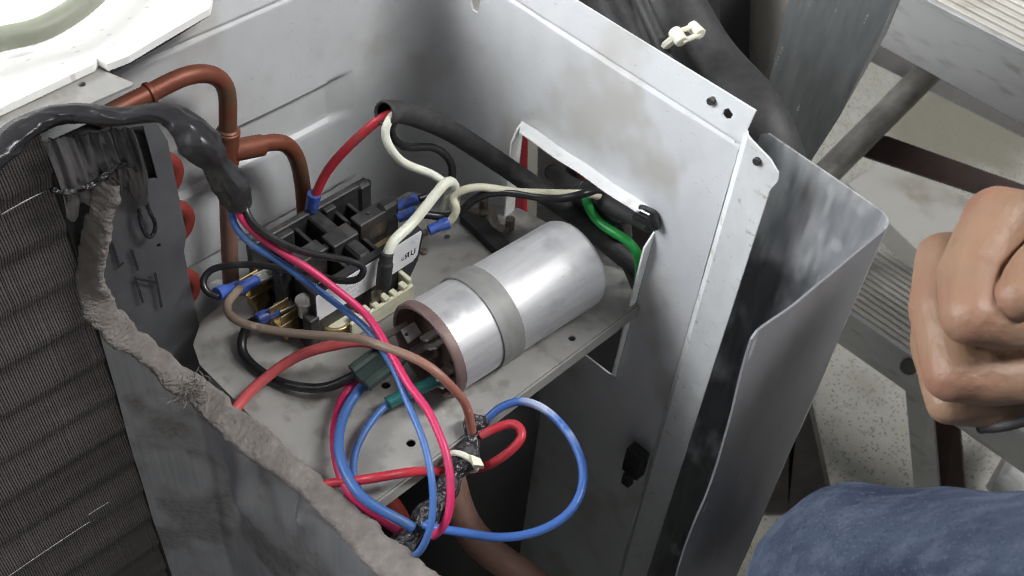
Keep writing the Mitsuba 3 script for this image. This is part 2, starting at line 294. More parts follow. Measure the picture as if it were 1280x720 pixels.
def strokes(lines, w, t, to):
    """Ink strokes: flat ribbons in (u, v), mapped by to((n, 3))."""
    ms = []
    for ln in lines:
        g = shapely.LineString(ln).buffer(w / 2, cap_style='flat' if len(ln) == 2 else 'round', quad_segs=3)
        ms.append(trimesh.creation.extrude_polygon(g, t, engine='earcut'))
    m = cat(*ms); m.vertices = to(np.array(m.vertices)); return m

# ------------------------------------------------------------------ the ground
FLOOR = -0.5
fl = trimesh.creation.box(extents=(12, 12, 0.05)); fl.apply_translation((1.5, 1.5, FLOOR - 0.025))
obj('floor', fl, 'm_terrazzo', label='pale speckled terrazzo floor with brown grime', kind='structure')

# ------------------------------------------------------------------ the condenser cabinet
cab = thing('condenser_cabinet', 'opened painted steel condenser cabinet with dusty partition and cut window', 'cabinet')
R = 0.035; S1 = 0.176; ARC = R * math.pi / 2; YB = 0.178; ZC = 0.131
def shell_map(v):
    s, z, w = v[:, 0], v[:, 1], v[:, 2].copy()
    lean = np.clip((z - ZC) / 0.017, 0, 2); w = w + 0.0055 * lean
    w = w + 0.0012 * np.exp(-((z - ZC) / 0.0011) ** 2)                      # the crease
    xb = -R - (s - S1 - ARC)
    for zt, zb in ((0.071, 0.0435), (-0.004, -0.032), (-0.08, -0.108)):    # pressed ribs of the back panel
        d = np.minimum(np.minimum(zt - z, z - zb), (-0.046 - xb) * 0.16)
        w = w + 0.0030 * np.clip(d / 0.0028, 0, 1) * (s > S1 + ARC)
    w = w + 0.0022 * (meshkit.fbm(np.stack([s * 14, z * 14, s * 0], 1), 3, 5) - 0.5) * (z < ZC)
    w = w + 0.0016 * np.clip(lean, 0, 1) * (meshkit.noise(np.stack([s * 16, z * 0, z * 0], 1), 9) - 0.5)
    x, y = np.zeros_like(s), np.zeros_like(s); nx, ny = np.zeros_like(s), np.zeros_like(s)
    a = s <= S1; x[a], y[a], nx[a] = 0, -0.033 + s[a], 1
    b = (s > S1) & (s <= S1 + ARC); th = (s[b] - S1) / R; x[b], y[b] = -R + R * np.cos(th), YB - R + R * np.sin(th); nx[b], ny[b] = np.cos(th), np.sin(th)
    c = s > S1 + ARC; x[c], y[c], ny[c] = xb[c], YB, 1
    return np.stack([x + nx * w, y + ny * w, z], 1)
def strip_poly(s0, s1, z0, z1): return sbox(s0, z0, s1, z1)
ys = lambda y: y + 0.033
win = Polygon([(ys(0.0945), 0.0640), (ys(0.0005), 0.0655), (ys(-0.0015), 0.064), (ys(0.003), -0.066), (ys(0.008), -0.069), (ys(0.0945), -0.069)])
shellp = sbox(0, -0.45, 0.60, 0.1475)
shellp = shellp.difference(win).difference(Polygon([(0.158, 0.16), (0.166, 0.111), (0.170, 0.111), (0.190, 0.16)]))
lower = Polygon([(ys(0.030), -0.085), (ys(0.095), -0.085), (ys(0.10), -0.40), (ys(0.038), -0.40)])
for (y, z, r) in ((-0.0123, 0.1415, 0.0019),): shellp = shellp.difference(Point(ys(y), z).buffer(r, 8))
shellp = shellp.difference(Polygon([(ys(-0.0216), 0.1375), (ys(-0.0240), 0.1388), (ys(-0.0240), 0.1412), (ys(-0.0210), 0.1425), (ys(-0.0192), 0.141), (ys(-0.0192), 0.1385)]))
parts_ = []
cuts_s = [0, 0.128, S1, S1 + ARC, 0.26, 0.34, 0.60]; cuts_z = [-0.45, -0.12, 0.127, 0.1475]
for (s0, s1) in zip(cuts_s[:-1], cuts_s[1:]):
    for (z0, z1) in zip(cuts_z[:-1], cuts_z[1:]):
        g = shellp.intersection(sbox(s0, z0, s1, z1)); fine = z1 > 0.1 and s0 >= 0.25
        e = 0.004 if (z0 >= 0.12 or (s0 >= S1 and s1 <= S1 + ARC + 1e-6)) else 0.006
        if s0 >= S1 + ARC - 1e-6 and z0 > -0.2: e = 0.0022 if s1 <= 0.34 else 0.006
        if z0 < -0.3: e = 0.02 if s0 < S1 or s0 > 0.24 else 0.006
        if z0 >= 0.12: e = 0.0022 if s1 < 0.35 else 0.006
        for q in getattr(g, 'geoms', [g]):
            if q.area > 1e-9: parts_.append((sheet(q, 0.0011, shell_map, e), s1 <= S1))
def weld(ms):
    m = cat(*ms); m.merge_vertices(digits_vertex=6); return m
obj('side_panel', weld([m for m, side in parts_ if side]), 'm_paint', 28, cab)
obj('back_panel', weld([m for m, side in parts_ if not side]), 'm_paint', 28, cab)

# folded white edges of the cut window, bent towards the inside
def fold(poly, fn, key, label=None): obj(key, sheet(poly, 0.001, fn, 0.006), 'm_white', 30, cab, label)
yz = lambda v: np.stack([-0.0005 - v[:, 1], v[:, 0], np.interp(v[:, 0], [0.0, 0.0945], [0.0668, 0.0650]) - v[:, 2] - 0.14 * v[:, 1] + 0.0004 * np.sin(v[:, 0] * 170)], 1)
fold(Polygon([(0.0015, 0), (0.0945, 0), (0.0895, 0.0070), (0.008, 0.0066)]), yz, 'window_head', 'bright white folded top edge of the window')
fold(Polygon([(0.0645, 0), (-0.0685, 0), (-0.066, 0.0072), (0.054, 0.0075), (0.0615, 0.0035)]), lambda v: np.stack([-0.0005 - v[:, 1], 0.0945 - v[:, 2], v[:, 0]], 1), 'window_jamb')
fold(Polygon([(0.054, 0), (-0.067, 0), (-0.062, 0.0035), (0.046, 0.0058)]), lambda v: np.stack([-0.0005 - v[:, 1], np.interp(v[:, 0], [-0.066, 0.064], [0.003, -0.0015]) + v[:, 2], v[:, 0]], 1), 'window_jamb')

# corner flange with its rounded screw tab
fp = Polygon([(-0.0335, -0.45), (-0.0335, 0.139), (-0.035, 0.1415), (-0.0505, 0.1365), (-0.0560, 0.1325), (-0.0568, 0.128), (-0.0545, 0.121), (-0.0545, -0.45)])
fp = fp.difference(Point(-0.0453, 0.1325).buffer(0.0017, 8))
def flange_map(v):
    d = np.clip((-0.0335 - v[:, 0]) / 0.004, 0, 1)
    return np.stack([-0.0032 * d + v[:, 2] + 0.0012 * (meshkit.noise(np.stack([v[:, 1] * 18, v[:, 0] * 20, v[:, 0] * 0], 1), 4) - 0.5), v[:, 0], v[:, 1]], 1)
obj('corner_flange', sheet(fp, 0.0011, flange_map, 0.004), 'm_flange', 28, cab, 'bright corner flange with rounded screw tab')
obj('flange_screw', cat(cyl((-0.0022, -0.0453, 0.1325), (-0.0050, -0.0453, 0.1325), 0.0019, 12), cyl((0.001, -0.0453, 0.1325), (-0.0026, -0.0453, 0.1325), 0.0013, 10)), 'm_black', False, cab)
obj('panel_screw', cat(cyl((0.0042, -0.0123, 0.1415), (0.0012, -0.0123, 0.1420), 0.0018, 12)), 'm_black', False, cab)
obj('clip', cat(cbox(-0.012, -0.004, -0.034, -0.022, -0.122, -0.100), cbox(-0.016, -0.011, -0.032, -0.026, -0.128, -0.118)), 'm_dark', False, cab, 'small dark clip low on the side panel')

# control shelf
sp = Polygon([(-0.1965, 0.1160), (-0.1915, 0.1290), (-0.1800, 0.1390), (-0.150, 0.1440), (-0.036, 0.1440), (0.0030, 0.0930), (0.0150, 0.0350), (0.0150, 0.0260), (0.0010, 0.0022), (-0.002, -0.0012), (-0.184, -0.0012), (-0.1965, 0.0040)])
for (x, y, r) in ((-0.045, 0.006, 0.0019), (-0.1365, 0.046, 0.0023), (-0.044, 0.103, 0.0018), (-0.150, 0.012, 0.0022)): sp = sp.difference(Point(x, y).buffer(r, 10))
def shelf_map(v): return np.stack([v[:, 0], v[:, 1], v[:, 2] - 0.0011 + 0.0010 * (meshkit.fbm(np.stack([v[:, 0] * 20, v[:, 1] * 20, v[:, 0] * 0], 1), 3, 2) - 0.5)], 1)
sh = obj('shelf', sheet(sp, 0.0011, shelf_map, 0.006), 'm_dusty', 28, cab, 'dusty grey control shelf carrying the contactor and capacitor')
lip = sheet(sbox(-0.1965, -0.0075, -0.0012, 0.0002), 0.0011, lambda v: np.stack([v[:, 0], -0.0012 - v[:, 2] - 0.0003, v[:, 1] - 0.0004], 1), 0.01)
obj('lip', lip, 'm_dusty', False, sh)
obj('screw', cyl((-0.062, 0.102, 0), (-0.062, 0.102, 0.0022), 0.0022, 12), 'm_lug', False, sh)

# dusty partition between coil and compressor compartment
pp = [(-0.2290, 0.1400), (-0.2200, 0.1270), (-0.2065, 0.1060), (-0.1990, 0.0300), (-0.1890, -0.0600), (-0.1830, -0.1100)]
ps = np.r_[0, np.cumsum(np.linalg.norm(np.diff(pp, axis=0), axis=1))]
ptop = [0.038, 0.016, 0.001, 0.001, 0.001, 0.001]
def part_map(v):
    s, z, w = v[:, 0], v[:, 1], v[:, 2]
    x, y = np.interp(s, ps, [p[0] for p in pp]), np.interp(s, ps, [p[1] for p in pp])
    q = np.stack([s * 16, z * 11, s * 0], 1)
    b = (meshkit.fbm(q * (1.2, 0.7, 1), 3, 8) - 0.5) * 0.006 - 0.009 * np.exp(-((s - 0.075) / 0.012) ** 2 - ((z + 0.055) / 0.022) ** 2) + 0.006 * np.exp(-((s - 0.055) / 0.007) ** 2 - ((z + 0.085) / 0.03) ** 2)
    b = b - 0.0065 * np.exp(-((s - 0.119) / 0.0055) ** 2 - ((z + 0.026) / 0.010) ** 2) + 0.0055 * np.exp(-((s - 0.108) / 0.007) ** 2 - ((z + 0.030) / 0.022) ** 2) + 0.006 * np.exp(-((s - 0.080) / 0.008) ** 2 - ((z + 0.016) / 0.013) ** 2)
    b = b * np.clip(-(z - 0.05) / 0.03, 0, 1)
    return np.stack([x - w + b, y - 0.2 * w, z], 1)
pq = Polygon([(ps[0], -0.45)] + list(zip(ps, ptop)) + [(ps[-1], -0.45)])
obj('partition', cat(sheet(pq.intersection(sbox(0, -0.2, 1, 1)), 0.0012, part_map, 0.004), sheet(pq.intersection(sbox(0, -0.45, 1, -0.2)), 0.0012, part_map, 0.012)), 'm_sheet', 40, cab, 'dented grey sheet metal partition under a dusty top edge')
def dust_rim(pts, w, th, seed):
    c = spline(pts, 48); N, K = len(c), 26; t = np.gradient(c, axis=0); t /= np.linalg.norm(t, axis=1, keepdims=True)
    up = np.array((-0.25, -0.25, 0.93)); sd = np.cross(t, up); sd /= np.linalg.norm(sd, axis=1, keepdims=True); nn = np.cross(sd, t)
    ang = np.arange(K) * 2 * np.pi / K; ca, sa = np.cos(ang), np.sin(ang); qx, qy = np.sign(ca) * np.abs(ca) ** 0.55, np.sign(sa) * np.abs(sa) ** 0.8
    ww = np.interp(np.linspace(0, 1, N), np.linspace(0, 1, len(w)), w)[:, None]
    V = c[:, None] + sd[:, None] * (qx[None] * ww)[..., None] + nn[:, None] * (qy[None] * th)[..., None]
    e = meshkit.fbm(np.stack([c[:, 0] * 0 + np.arange(N) * 0.075, c[:, 0] * 0, c[:, 0] * 0], 1), 4, seed) - 0.5; e2 = meshkit.fbm(np.stack([np.arange(N) * 0.06, c[:, 0] * 0 + 5, c[:, 0] * 0], 1), 4, seed + 1) - 0.5
    V = V + sd[:, None] * np.where(qx[None] > 0, e[:, None] * np.abs(qx[None]), -e2[:, None] * np.abs(qx[None]))[..., None] * 0.0048
    d = V - c[:, None]; d /= np.linalg.norm(d, axis=2, keepdims=True) + 1e-9
    V = V + nn[:, None] * ((meshkit.fbm(V * 150, 4, seed + 3) - 0.5) * 0.0020)[..., None] + d * ((meshkit.fbm(V * 420, 3, seed + 5) - 0.5) * 0.0014)[..., None]
    F = []
    for i in range(N - 1):
        for j in range(K):
            k = (j + 1) % K; F += [(i * K + j, i * K + k, (i + 1) * K + k), (i * K + j, (i + 1) * K + k, (i + 1) * K + j)]
    return trimesh.Trimesh(V.reshape(-1, 3), F, process=False)
RIM = [(-0.1928, -0.0754, 0.0030), (-0.1990, -0.0208, 0.0030), (-0.2003, 0.0177, 0.0030), (-0.2069, 0.0783, 0.0040), (-0.2112, 0.1057, 0.0080), (-0.2183, 0.1238, 0.0200), (-0.2253, 0.1282, 0.0360), (-0.2287, 0.1361, 0.0480), (-0.2284, 0.1381, 0.0680), (-0.2220, 0.1324, 0.0980), (-0.2134, 0.1307, 0.1220)]
obj('dusty_edge', dust_rim(RIM, (0.0080, 0.0075, 0.0069, 0.0068, 0.0073, 0.0066, 0.0062, 0.0066, 0.0070, 0.0068, 0.0060), 0.0026, 11), 'm_dust', True, cab, 'thick crust of brown dust along the partition edge')
tuft = []
for _ in range(60):
    a = np.array((-0.2123, 0.0996, 0.0100)) + 0.0042 * rng.normal(size=3) * (1, 1, 0.4); d_ = rng.normal(size=3) * (1, 1, 0.7); d_ /= np.linalg.norm(d_)
    tuft.append(sweep(spline([a, a + d_ * 0.003 + 0.001 * rng.normal(size=3), a + d_ * 0.0055 + 0.0022 * rng.normal(size=3)], 4), 0.00022, 4))
obj('dust_tuft', cat(*tuft), 'm_dust', True, cab)

# tube sheet of the coil with marker writing
tp = Polygon([(-0.228, -0.05), (-0.228, 0.075), (-0.206, 0.125), (-0.2005, 0.1420), (-0.184, 0.1350), (-0.1790, 0.1180), (-0.178, 0.06), (-0.181, 0.05), (-0.181, -0.05)])
tp = tp.difference(Polygon([(-0.1940, 0.1330), (-0.1885, 0.1310), (-0.1868, 0.1000), (-0.1915, 0.1015)])).difference(Point(-0.193, 0.062).buffer(0.0012, 6))
obj('tube_sheet', sheet(tp, 0.0012, lambda v: np.stack([v[:, 0], 0.1405 + v[:, 2] + 0.0022 * (meshkit.fbm(np.stack([v[:, 0] * 25, v[:, 1] * 25, v[:, 0] * 0], 1), 3, 6) - 0.5), v[:, 1]], 1), 0.005), 'm_tubesheet', 30, cab, 'grey tube sheet with black marker writing and a slot')
mk = lambda v: np.stack([v[:, 0], 0.1388 - v[:, 2], v[:, 1]], 1)
mark = [[(-0.2150, 0.0790), (-0.2145, 0.0640), (-0.2125, 0.0650)], [(-0.2070, 0.0700), (-0.2062, 0.0560)], [(-0.2085, 0.0530), (-0.2075, 0.0345)], [(-0.2085, 0.0520), (-0.1985, 0.0420)], [(-0.1985, 0.0490), (-0.1990, 0.0250)]]
obj('marker_writing', strokes(mark, 0.0013, 0.0002, mk), 'm_ink', False, cab)
obj('bracket', sheet(Polygon([(-0.36, 0.146), (-0.1880, 0.1445), (-0.1865, 0.1455), (-0.1935, 0.1660), (-0.1985, 0.1662), (-0.36, 0.1665)]).difference(Point(-0.203, 0.1575).buffer(0.0016, 8)), 0.0012, lambda v: np.stack([v[:, 0], v[:, 1], 0.1485 + v[:, 2]], 1), 0.01), 'm_dusty', False, cab, 'pale grey bracket strip along the coil top')

# ------------------------------------------------------------------ condenser coil: wavy fins
coil = thing('condenser_coil', 'dark dirty condenser coil with wavy fins left of the dusty partition', 'coil')
zz = np.linspace(-0.45, 0.148, 150); wave = 0.1470 + 0.0015 * np.cos(zz * 2 * np.pi / 0.0292 + 1.1) + 0.0005 * np.cos(zz * 2 * np.pi / 0.0146)
def fin(x, th, proud, lean, ph):
    y = wave - proud; n = len(zz); V = []
    for dx in (0, th):
        for yy in (y, y * 0 + 0.162): V.append(np.stack([np.full(n, x + dx) + lean * np.sin(zz * 35 + ph), yy, zz], 1))
    V = np.vstack(V); F = []
    for i in range(n - 1):
        for a, b in ((0, 1), (2, 0), (1, 3)):
            F += [(a * n + i, b * n + i, b * n + i + 1), (a * n + i, b * n + i + 1, a * n + i + 1)]
    return trimesh.Trimesh(V, F, process=False)
obj('fins', cat(*[fin(-0.2300 - 0.00125 * i, 0.00123, 0.00012 + 0.00006 * rng.random(), 0.00010 * rng.normal(), 6 * rng.random()) for i in range(150)]), 'm_fin', True, coil, kind='stuff')
n = len(zz); cv = np.vstack([np.stack([np.full(n, x), wave + dy, zz], 1) for x, dy in ((-0.43, 0.0), (-0.2298, 0.0), (-0.2298, 0.012), (-0.43, 0.012))])
cf = []
for a in range(3):
    for i in range(n - 1): cf += [(a * n + i, (a + 1) * n + i, (a + 1) * n + i + 1), (a * n + i, (a + 1) * n + i + 1, a * n + i + 1)]
obj('core', trimesh.Trimesh(cv, cf, process=False), 'm_fin', 60, coil)
for i, (p0, p1) in enumerate((((-0.3120, 0.1420, -0.1051), (-0.2638, 0.1420, -0.1037)), ((-0.2634, 0.1420, -0.0976), (-0.2505, 0.1420, -0.0980)), ((-0.2547, 0.1420, 0.1193), (-0.2334, 0.1420, 0.1205)))):
    obj('bright_scratch', wire([p0, (np.array(p0) + p1) / 2 + (0, 0, 0.0004), p1], 0.00034, 6, 6), 'm_scratch', True, coil)
obj('slot_dark_filler', cbox(-0.2296, -0.1835, 0.1440, 0.1640, -0.44, 0.1250), 'm_dark', False, coil)  # added dark filler so the slot and side gap show black
fu, fv = np.meshgrid(np.linspace(0, 1, 60), np.linspace(0, 1, 30), indexing='ij')
f0, f1 = np.array((-0.2326, 0.1375, 0.1486)), np.array((-0.1947, 0.1375, 0.1350))
FV = f0 + (f1 - f0) * fu[..., None] + np.stack([0 * fv, 0.004 * np.sin(fv * 2.6) * -1, -(0.034 + 0.012 * np.sin(fu * 7 + 1) * 0.5 + 0.004 * np.sin(fu * 23)) * fv], -1)
FV[..., 1] += 0.0035 * (meshkit.fbm(np.stack([fu * 22, fv * 1.6, fu * 0], -1), 4, 15) - 0.5) - 0.0010 * np.sin(fu * 46 + 2 * fv)
fn_ = FV.copy(); fn_[..., 1] += 0.0006; FA = np.vstack([FV.reshape(-1, 3), fn_.reshape(-1, 3)]); idx = np.arange(1800).reshape(60, 30); FF = []
for i in range(59):
    for j in range(29):
        a, b, c, d = idx[i, j], idx[i + 1, j], idx[i + 1, j + 1], idx[i, j + 1]; FF += [(a, b, c), (a, c, d), (a + 1800, c + 1800, b + 1800), (a + 1800, d + 1800, c + 1800)]
obj('torn_film', trimesh.Trimesh(FA, FF, process=False), 'm_film', True, coil, 'shiny crinkled film over the top of the fins')

# ------------------------------------------------------------------ copper pipes
cop = thing('copper_pipe', 'brown copper pipe with a tee running up the back panel', 'pipe')
YP = 0.160
obj('riser', wire([(-0.2006, 0.1600, 0.1272), (-0.1841, 0.1600, 0.1284), (-0.1720, 0.1600, 0.1289), (-0.1588, 0.1600, 0.1295), (-0.1475, 0.1600, 0.1272), (-0.1389, 0.1600, 0.1208), (-0.1353, 0.1600, 0.1113), (-0.1360, 0.1600, 0.0993), (-0.1374, 0.1600, 0.0879), (-0.1389, 0.1600, 0.0761)], 0.0043, 8, 20), 'm_copper', True, cop)
obj('tee', cat(cyl((-0.1371, 0.1600, 0.0902), (-0.1399, 0.1600, 0.0689), 0.0054), cyl((-0.1380, 0.1600, 0.0761), (-0.1192, 0.1600, 0.0699), 0.0056), cyl((-0.1373, 0.1600, 0.0888), (-0.1377, 0.1600, 0.0860), 0.0059)), 'm_copper', 40, cop)
obj('collar', cyl((-0.1744, 0.1600, 0.1288), (-0.1720, 0.1600, 0.1289), 0.0052), 'm_copper', 40, cop)
obj('elbow', wire([(-0.1229, 0.1600, 0.0714), (-0.1135, 0.1600, 0.0684), (-0.1060, 0.1600, 0.0633), (-0.1007, 0.1600, 0.0539), (-0.0981, 0.1600, 0.0414), (-0.0972, 0.1600, 0.0249), (-0.0976, 0.1600, 0.0042), (-0.0995, 0.1600, -0.0295)], 0.0043, 8, 20), 'm_copper', True, cop)
obj('downpipe', wire([(-0.1388, 0.1620, 0.0696), (-0.1422, 0.1620, 0.0392), (-0.1464, 0.1620, -0.0053), (-0.1506, 0.1620, -0.0551)], 0.0044, 8, 16), 'm_suction', True, cop, 'dull lower run of the copper pipe')
cu = thing('return_bend', 'row of red copper return bends beside the tube sheet', 'pipe')
for pa in (((-0.1708, 0.1500, 0.0917), (-0.1636, 0.1500, 0.0935)), ((-0.1695, 0.1500, 0.0610), (-0.1681, 0.1520, 0.0613)), ((-0.1725, 0.1500, 0.0165), (-0.1710, 0.1520, 0.0174))):
    c = np.array(pa[0]) - (0.0050, 0, 0); obj('bend', wire([c + (-0.012, 0, 0.009), c + (-0.002, 0, 0.008), c + (0.0025, 0, 0.0), c + (-0.002, 0, -0.008), c + (-0.012, 0, -0.009)], 0.0042, 8, 16), 'm_bend', True, cu)
suc = obj('suction_pipe', wire([(-0.0984, 0.0410, -0.0850), (-0.1106, 0.0210, -0.0900), (-0.1186, 0.0017, -0.0950), (-0.1183, -0.0190, -0.1000), (-0.1100, -0.0424, -0.1100), (-0.1044, -0.0730, -0.1300)], 0.0085, 8, 24), 'm_suction', True, label='thick brown suction pipe low in the dark compartment', cat='pipe')
obj('discharge_pipe', wire([(-0.1508, 0.0377, -0.0600), (-0.1507, 0.0278, -0.0700), (-0.1493, 0.0205, -0.0800), (-0.1466, 0.0234, -0.1200)], 0.0055, 8, 18), 'm_bend', True, label='thinner reddish pipe behind the blue wire ends', cat='pipe')

# compressor in the dark below the shelf
comp = thing('compressor', 'black compressor shell in the dark below the shelf', 'compressor')
obj('shell', lathe([(0, 0.0), (0.0, 0.030), (-0.006, 0.045), (-0.02, 0.0525), (-0.04, 0.055), (-0.32, 0.055), (-0.32, 0.0)], (-0.062, 0.075, -0.075), (0, 0, 1.0), 48), 'm_dark', True, comp)
obj('base', cat(cyl((-0.062, 0.075, -0.395), (-0.062, 0.075, -0.385), 0.068, 32), cyl((-0.062, 0.075, -0.449), (-0.062, 0.075, -0.393), 0.05, 32)), 'm_dark', 30, comp)
bp = trimesh.creation.box(extents=(0.42, 0.26, 0.002)); bp.apply_translation((-0.215, 0.05, -0.451)); obj('base_pan', bp, 'm_sheet', False, cab)

# ------------------------------------------------------------------ run capacitor
cap = thing('run_capacitor', 'silver cylindrical run capacitor lying strapped on the shelf', 'capacitor')
A0, A1 = np.array((-0.1210, 0.0331, 0.0262)), np.array((-0.0235, 0.0276, 0.0262)); AX = dirn(A0, A1); CL = float(np.linalg.norm(A1 - A0)); RC = 0.0247
obj('can', lathe([(0.002, RC - 0.0007), (0.004, RC), (0.028, RC), (0.06, RC), (CL - 0.004, RC), (CL - 0.0015, RC - 0.0012), (CL, RC - 0.004), (CL, 0.0)], A0, AX, 72), 'm_can', 40, cap)
obj('rim', lathe([(0.0035, RC + 0.0001), (0.0030, RC + 0.0009), (-0.0008, RC + 0.0010), (-0.0018, RC + 0.0002), (-0.0016, RC - 0.0014), (0.0005, RC - 0.0020), (0.012, RC - 0.0022)], A0, AX, 72), 'm_rim', 50, cap)
obj('terminal_plate', lathe([(0.0095, RC - 0.0015), (0.0095, 0.016), (0.0082, 0.0145), (0.0082, 0.0)], A0, AX, 48), 'm_plate', 40, cap)
U = np.cross(AX, (0, 0, 1.0)); U /= np.linalg.norm(U); Wv = np.cross(U, AX)
def onface(t, u, w): return A0 + AX * t + U * u + Wv * w
def spade(u, w, ang, L0=0.008, L1=-0.004, hw=0.0034):
    a = math.radians(ang); du, dw = math.cos(a), math.sin(a); nu, nw = -dw * 0.0005, du * 0.0005
    pts = []
    for t, k in ((L0, 1.0), (L1 + 0.001, 1.0), (L1, 0.65)):
        for sgn in (1, -1):
            for s in (1, -1): pts.append(onface(t, u + du * hw * k * sgn + nu * s, w + dw * hw * k * sgn + nw * s))
    return hull(pts)
term = obj('terminal_post', cat(cyl(onface(0.0085, 0.003, 0.009), onface(0.006, 0.003, 0.009), 0.0072, 24), cyl(onface(0.0085, -0.006, -0.008), onface(0.006, -0.006, -0.008), 0.0066, 24), cyl(onface(0.0085, 0.010, -0.011), onface(0.006, 0.010, -0.011), 0.0055, 24)), 'm_plate', 30, cap)
for (u, w, an) in ((0.0000, 0.0105, 30), (0.0030, 0.0070, 30), (0.0060, 0.0105, 30), (-0.0075, -0.0065, 20), (-0.004, -0.0105, 20), (0.0090, -0.010, 20), (0.0125, -0.0125, 20)):
    obj('spade_terminal', spade(u, w, an, 0.008, -0.0035), 'm_tin', False, cap)
obj('lug_plate', slab([(-0.1268, 0.0461, 0.0345), (-0.1187, 0.0457, 0.0345), (-0.1208, 0.0382, 0.0345), (-0.1295, 0.0379, 0.0345)], (0, 0, -0.0012)), 'm_tin', False, cap, 'flat bright lug with a hole')
obj('lug_hole', cyl((-0.1271, 0.0418, 0.0351), (-0.1266, 0.0423, 0.0342), 0.0009, 10), 'm_ink', False, cap)
obj('lug_plate', slab([(-0.1322, 0.0521, 0.0310), (-0.1192, 0.0508, 0.0310), (-0.1201, 0.0475, 0.0310), (-0.1339, 0.0489, 0.0310)], (0, 0, -0.001)), 'm_lug', False, cap)
# strap: a band round the can that runs down to the shelf
st = []
def band(t0, t1, r, a0, a1, th=0.0008, nseg=40):
    ang = np.radians(np.linspace(a0, a1, nseg)); V = []
    for t in (t0, t1):
        for rr in (r, r + th): V.append(np.array([onface(t, rr * math.cos(q), rr * math.sin(q)) for q in ang]))
    V = np.vstack(V); F = []
    for i in range(nseg - 1):
        for a, b in ((1, 3), (3, 2), (2, 0), (0, 1)): F += [(a * nseg + i, b * nseg + i, b * nseg + i + 1), (a * nseg + i, b * nseg + i + 1, a * nseg + i + 1)]
    return trimesh.Trimesh(V, F, process=False)
obj('strap', band(0.0265, 0.0395, RC + 0.0003, -75, 255), 'm_strap', 40, cap, 'dull grey strap round the capacitor')

# ------------------------------------------------------------------ contactor
con = thing('contactor', 'black two pole contactor with white front label and brass terminals', 'contactor')
X0, X1, Y0, Y1 = -0.1470, -0.0800, 0.0855, 0.1345
obj('base', cat(cbox(X0 + 0.004, X1 - 0.001, Y0 + 0.006, Y1 - 0.002, 0.0010, 0.012), cbox(X0 - 0.004, X0 + 0.010, Y0 - 0.003, Y0 + 0.010, 0.0008, 0.006), cbox(X1 - 0.008, X1 + 0.006, Y1 - 0.014, Y1, 0.0008, 0.005), cbox(X0 - 0.004, X0 + 0.010, Y1 - 0.012, Y1, 0.0008, 0.006)), 'm_black', False, con)
ft = trimesh.creation.extrude_polygon(Polygon([(X0, 0.010), (X0, 0.0405), (X1 + 0.001, 0.0415), (X1 + 0.0025, 0.037), (X1 - 0.001, 0.020), (X1 - 0.008, 0.008), (X0 + 0.006, 0.008)]), 0.0042, engine='earcut')
ft.vertices = np.stack([ft.vertices[:, 0], Y0 + ft.vertices[:, 2], ft.vertices[:, 1]], 1)
obj('front_wall', ft, 'm_black', False, con)
obj('back_wall', cat(cbox(X0 - 0.001, X1 + 0.004, Y1 - 0.0040, Y1, 0.010, 0.0415), cbox(X1 - 0.004, X1 + 0.0060, Y1 - 0.0055, Y1 - 0.0001, 0.010, 0.0418, 0.0022), cbox(X0 + 0.010, X0 + 0.020, Y1 - 0.0075, Y1 - 0.0035, 0.010, 0.0395), cbox(X0 + 0.040, X0 + 0.047, Y1 - 0.0075, Y1 - 0.0035, 0.010, 0.0400)), 'm_black', False, con)
YM = 0.110
obj('middle_wall', cat(cbox(X0 + 0.001, X1 + 0.003, YM - 0.002, YM + 0.002, 0.010, 0.0380), cbox(X0 + 0.004, X0 + 0.0235, YM - 0.0045, YM + 0.0045, 0.010, 0.0415), cbox(X0 + 0.027, X0 + 0.043, YM - 0.0055, YM + 0.0050, 0.018, 0.0405), cbox(X1 - 0.0215, X1 - 0.004, YM - 0.0035, YM + 0.0050, 0.010, 0.0420), cbox(X1 - 0.006, X1 + 0.0050, YM - 0.0035, YM + 0.0035, 0.006, 0.0440, 0.0016)), 'm_black', False, con)
obj('cross_bar', cat(cbox(X0 + 0.031, X0 + 0.039, YM + 0.004, Y1 - 0.003, 0.022, 0.0395, 0.001), cbox(X0 + 0.033, X0 + 0.041, Y0 + 0.0065, YM - 0.005, 0.020, 0.0385, 0.0014)), 'm_black', False, con)
obj('inner_rib', cat(*[cbox(X0 + x, X0 + x + 0.0022, ya, yb, 0.012, zt, 0.0003) for x, ya, yb, zt in ((0.010, YM + 0.004, Y1 - 0.003, 0.034), (0.0225, YM + 0.004, Y1 - 0.003, 0.036), (0.0455, YM + 0.004, Y1 - 0.003, 0.036), (0.056, YM + 0.004, Y1 - 0.003, 0.033), (0.003, Y0 + 0.004, YM - 0.004, 0.034), (0.0255, Y0 + 0.004, YM - 0.004, 0.035), (0.046, Y0 + 0.004, YM - 0.004, 0.033))] + [cbox(X0 + 0.001, X1 + 0.002, YM - 0.002, Y1 - 0.002, 0.010, 0.0215, 0.0004)]), 'm_black', False, con)
obj('rivet', cyl((X0 + 0.0135, YM, 0.041), (X0 + 0.0135, YM, 0.0421), 0.0011, 10), 'm_gloss', False, con); obj('rivet', cyl((X1 - 0.0125, YM + 0.001, 0.0415), (X1 - 0.0125, YM + 0.001, 0.0427), 0.0011, 10), 'm_gloss', False, con)
